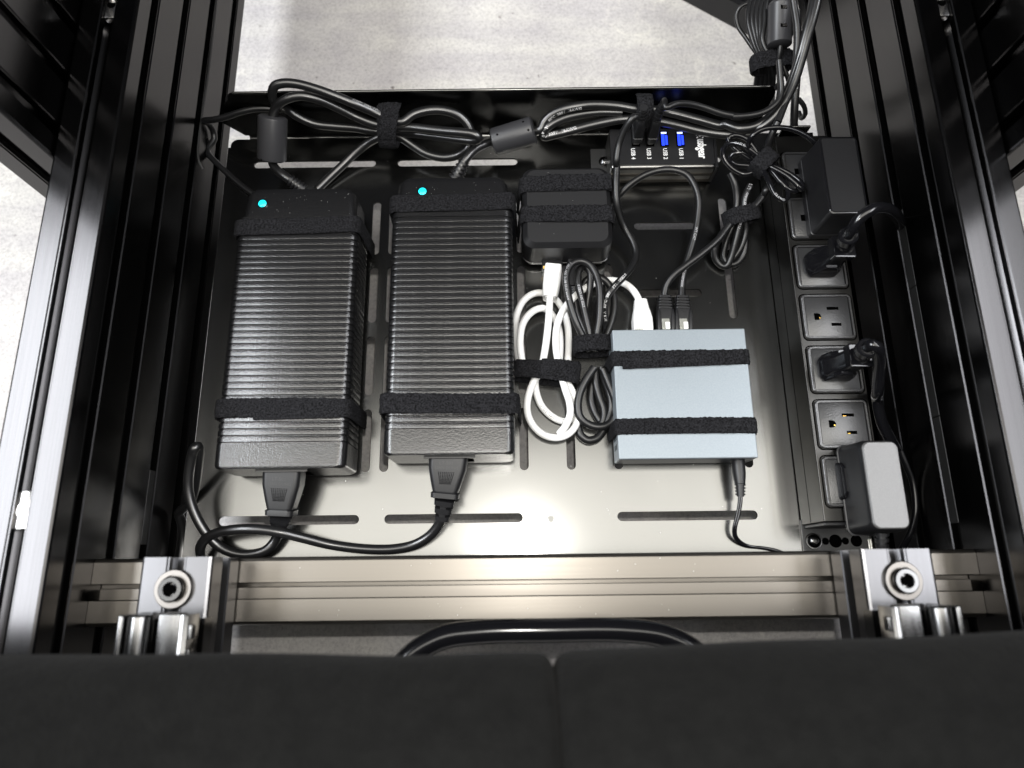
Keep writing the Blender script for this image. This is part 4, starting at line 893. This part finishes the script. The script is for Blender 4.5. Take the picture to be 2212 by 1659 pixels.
# ------------------------------------------------------------------ mains plugs in the power strip, plug-in supplies
def mains_plug(label, k, path_pts, off=(0, 0)):
    t = thing('mains_plug', label, 'plug', 'mains plugs standing in the power strip')
    o = Vector((OUTX + off[0], OY(k) + off[1], SZ + 1.6))
    lofto('plug_body', M_GLOSS, t, o, (.06, .02, 1), (1, 0, 0), [(0, 12.5, 8.5, 5, -1, 0), (3, 13, 9, 5, -1, 0), (7, 12, 8.5, 5, -.5, 0), (14, 8.5, 7.2, 4, .5, 0), (24, 6.6, 6.6, 3, 1, 0), (25, 8, 8, 1.2, 1, 0), (31, 8, 8, 1.2, 1, 0), (31.4, 7, 7, 1.2, 1, 0)], 4)
    for s_ in (-1, 1):
        lofto('grip_wing', M_GLOSS, t, o + Vector((-1, s_ * 7.5, 2)), (.05, 0, 1), (1, 0, 0), [(0, 10, 2.2, 1.5), (8, 8, 2.4, 1.5), (14, 4, 1.4, 1)], 3)
    top = o + Vector((3.4, .8, 31)); e = path_pts[0]
    lathe('strain_relief', M_GLOSS, t, top - Vector((0, 0, .5)), e, [(0, 6.3), (.1, 6.3), (.11, 5), (.24, 5), (.25, 6.3), (.42, 6.3), (.43, 5), (.58, 5), (.6, 6.8), (.95, 6.6), (1, 5.6)], 22)
    tubeo('cord', M_GLOSS, t, catmull([top.lerp(e, .8)] + path_pts), 3.9, 14)
    return t
e1 = P('R8', 815, 385, 90)
mains_plug('black mains plug with arched cord in the outlet below the big black supply', 4, [e1, P('R8', 845, 330, 96), P('R8', 915, 240, 102), P('R8', 1000, 182, 104), P('R8', 1090, 168, 100), P('R8', 1170, 205, 88), P('R8', 1222, 275, 70), P('R8', 1240, 360, 45), P('R8', 1180, 420, 10), P('R8', 1090, 470, -25)])
e2 = P('R8', 965, 1280, 88)
mains_plug('black mains plug with hanging cord between two empty outlets', 2, [e2, P('R8', 1010, 1262, 92), P('R8', 1045, 1290, 90), P('R8', 1060, 1370, 80), P('R8', 1055, 1500, 66), P('R8', 1045, 1640, 54), P('S4', 1042, 200, 40), P('S4', 1075, 380, 30), P('S4', 1140, 520, 22), P('S4', 1200, 640, 16), P('S4', 1235, 760, 8), P('S4', 1230, 900, 0), P('S4', 1200, 1050, -10)])
# big black supply
bt = thing('plug_in_supply', 'tall black block supply plugged in at the far end of the power strip', 'power supply', 'block supplies plugged into the strip')
cy = 273; cxs = 240.6
lofto('supply_body', M_PLAS, bt, (cxs, cy, SZ + 1.7), (0, 0, 1), (1, 0, 0), [(0, 15.4, 33, 3), (6, 15.6, 33.4, 3), (6.4, 15.2, 33, 3), (34, 13.8, 31.4, 3)], 5)
bm = bmesh.new(); ring_prism(bm, 13.7, 31.3, 3.2, 1.0, SZ + 35.4, SZ + 36.6, cxs, cy); obj('top_rim', bm, M_GLOSS, bt, 30)
lofto('top_panel', M_PLAS, bt, (cxs, cy, SZ + 35.5), (0, 0, 1), (1, 0, 0), [(0, 12.2, 29.8, 2.5), (.7, 12.0, 29.6, 2.4)], 5)
# silver topped supply
st = thing('plug_in_supply', 'silver topped black supply plugged into the nearest outlet', 'power supply', 'block supplies plugged into the strip')
cy = 50.2; cxs = 238.2
lofto('supply_body', M_PLAS, st, (cxs, cy, SZ + 1.7), (0, 0, 1), (1, 0, 0), [(0, 14.2, 30.5, 5), (2.2, 14.4, 30.8, 5), (2.5, 13.6, 30, 5), (27, 13.0, 29.2, 5), (30.4, 11.2, 27.4, 5)], 6)
lofto('silver_cap', M_SILV, st, (cxs + .2, cy, SZ + 1.7 + 29.9), (0, 0, 1), (1, 0, 0), [(0, 11.6, 27.9, 4.6), (1.2, 11.5, 27.8, 4.6), (1.9, 10.8, 27.1, 4.2)], 6)
lofto('side_bulge', M_GLOSS, st, (cxs - 13.4, cy + 6, SZ + 1.8), (0, 0, 1), (0, 1, 0), [(0, 13, 2.6, 2.2), (6, 12, 2.2, 2), (9.5, 8, 1.0, .9)], 5)
lathe('strain_relief', M_PLAS, st, (cxs + 3, cy - 29, SZ + 14), (cxs + 3, cy - 44, SZ + 10), ribbed(4, 4.6, 3.6), 16)
tubeo('cord', M_CABLE2, st, catmull([(cxs + 3, cy - 42, SZ + 10.5), (cxs + 3, cy - 52, SZ + 4), (cxs + 2, cy - 60, SZ - 20), (cxs, cy - 62, SZ - 45)]), 2.2, 10)
tk = thing('thin_power_lead', 'thin black lead curving down behind the silver topped supply', 'cable')
tubeo('cable_jacket', M_GLOSS, tk, catmull(F('S4', [(1225, 620, 34), (1275, 740, 32), (1318, 850, 30), (1342, 980, 28), (1345, 1110, 26), (1315, 1250, 22), (1255, 1370, 16), (1190, 1480, 6)])), 2.3, 12)

# ------------------------------------------------------------------ dark foot lying on the floor beyond the tray
ft = thing('pedal_base', 'black grooved beam lying slanted on the floor at the top right', 'beam')
pa, pb = P('D', 1475, 0, FZ + 1), P('D', 1640, 88, FZ + 1); d = (pb - pa).normalized(); nrm = Vector((-d.y, d.x, 0))
if nrm.y < 0: nrm = -nrm
def lying(name, s0, s1, n0, n1, z0, z1, ma):
    bm = bmesh.new(); q = [pa + d * a + nrm * b_ for a, b_ in ((s0, n0), (s1, n0), (s1, n1), (s0, n1))]
    lo = [bm.verts.new((v.x, v.y, z0)) for v in q]; hi = [bm.verts.new((v.x, v.y, z1)) for v in q]
    for i in range(4): bm.faces.new((lo[i], lo[(i + 1) % 4], hi[(i + 1) % 4], hi[i]))
    bm.faces.new(lo[::-1]); bm.faces.new(hi); bmesh.ops.bevel(bm, geom=list(bm.edges), offset=.8, segments=2, affect='EDGES'); return obj(name, bm, ma, ft, True)
lying('lower_flange', -160, 110, 0, 60, FZ + .3, FZ + 30, M_PLAS); lying('upper_flange', -160, 110, 6, 60, FZ + 30.2, FZ + 44, M_PLAS); lying('groove_strip', -160, 110, 22, 25, FZ + 44, FZ + 45.2, M_RUB)

# ------------------------------------------------------------------ lint and dust flecks on the tray, adapters and beam
bm = bmesh.new(); rnd = random.Random(3)
def fleck(x, y, z, r):
    n = rnd.randint(4, 6); vs = [bm.verts.new((x + r * rnd.uniform(.5, 1.2) * math.cos(2 * math.pi * k / n), y + r * rnd.uniform(.5, 1.2) * math.sin(2 * math.pi * k / n), z)) for k in range(n)]
    top = bm.verts.new((x, y, z + r * .6))
    for k in range(n): bm.faces.new((vs[k], vs[(k + 1) % n], top))
for k in range(110): fleck(rnd.uniform(-225, 200), rnd.uniform(15, 350), .03, rnd.uniform(.12, .38))
for k in range(26): fleck(rnd.uniform(-200, -122), rnd.uniform(262, 284), 44.3, rnd.uniform(.1, .25))
for k in range(26): fleck(rnd.uniform(-84, -6), rnd.uniform(272, 292), 44.3, rnd.uniform(.1, .25))
for k in range(20): fleck(rnd.uniform(15, 72), rnd.uniform(245, 302), 37.95, rnd.uniform(.1, .22))
for k in range(30): fleck(rnd.uniform(-150, 170), rnd.choice((rnd.uniform(-28, -18), rnd.uniform(-3, 7))), BZ1 + .02, rnd.uniform(.15, .4))
o = obj('dust', bm, mat('pale_dust', (.6, .6, .58), .9), None); o['kind'] = 'stuff'; o['label'] = 'pale dust flecks scattered over the black tray and beam'; o['category'] = 'dust'
# faint dried water mark on the bare front of the tray
bm = bmesh.new(); c = P('D', 1190, 1121, .06); n = 18
vs = [bm.verts.new((c.x + (2.0 + .3 * math.sin(3 * a)) * math.cos(a), c.y + (2.6 + .4 * math.cos(2 * a)) * math.sin(a), .06)) for a in [2 * math.pi * k / n for k in range(n)]]
bm.faces.new(vs); obj('water_mark', bm, mat('dull_water_mark', (.12, .12, .115), .36, 1), tray)
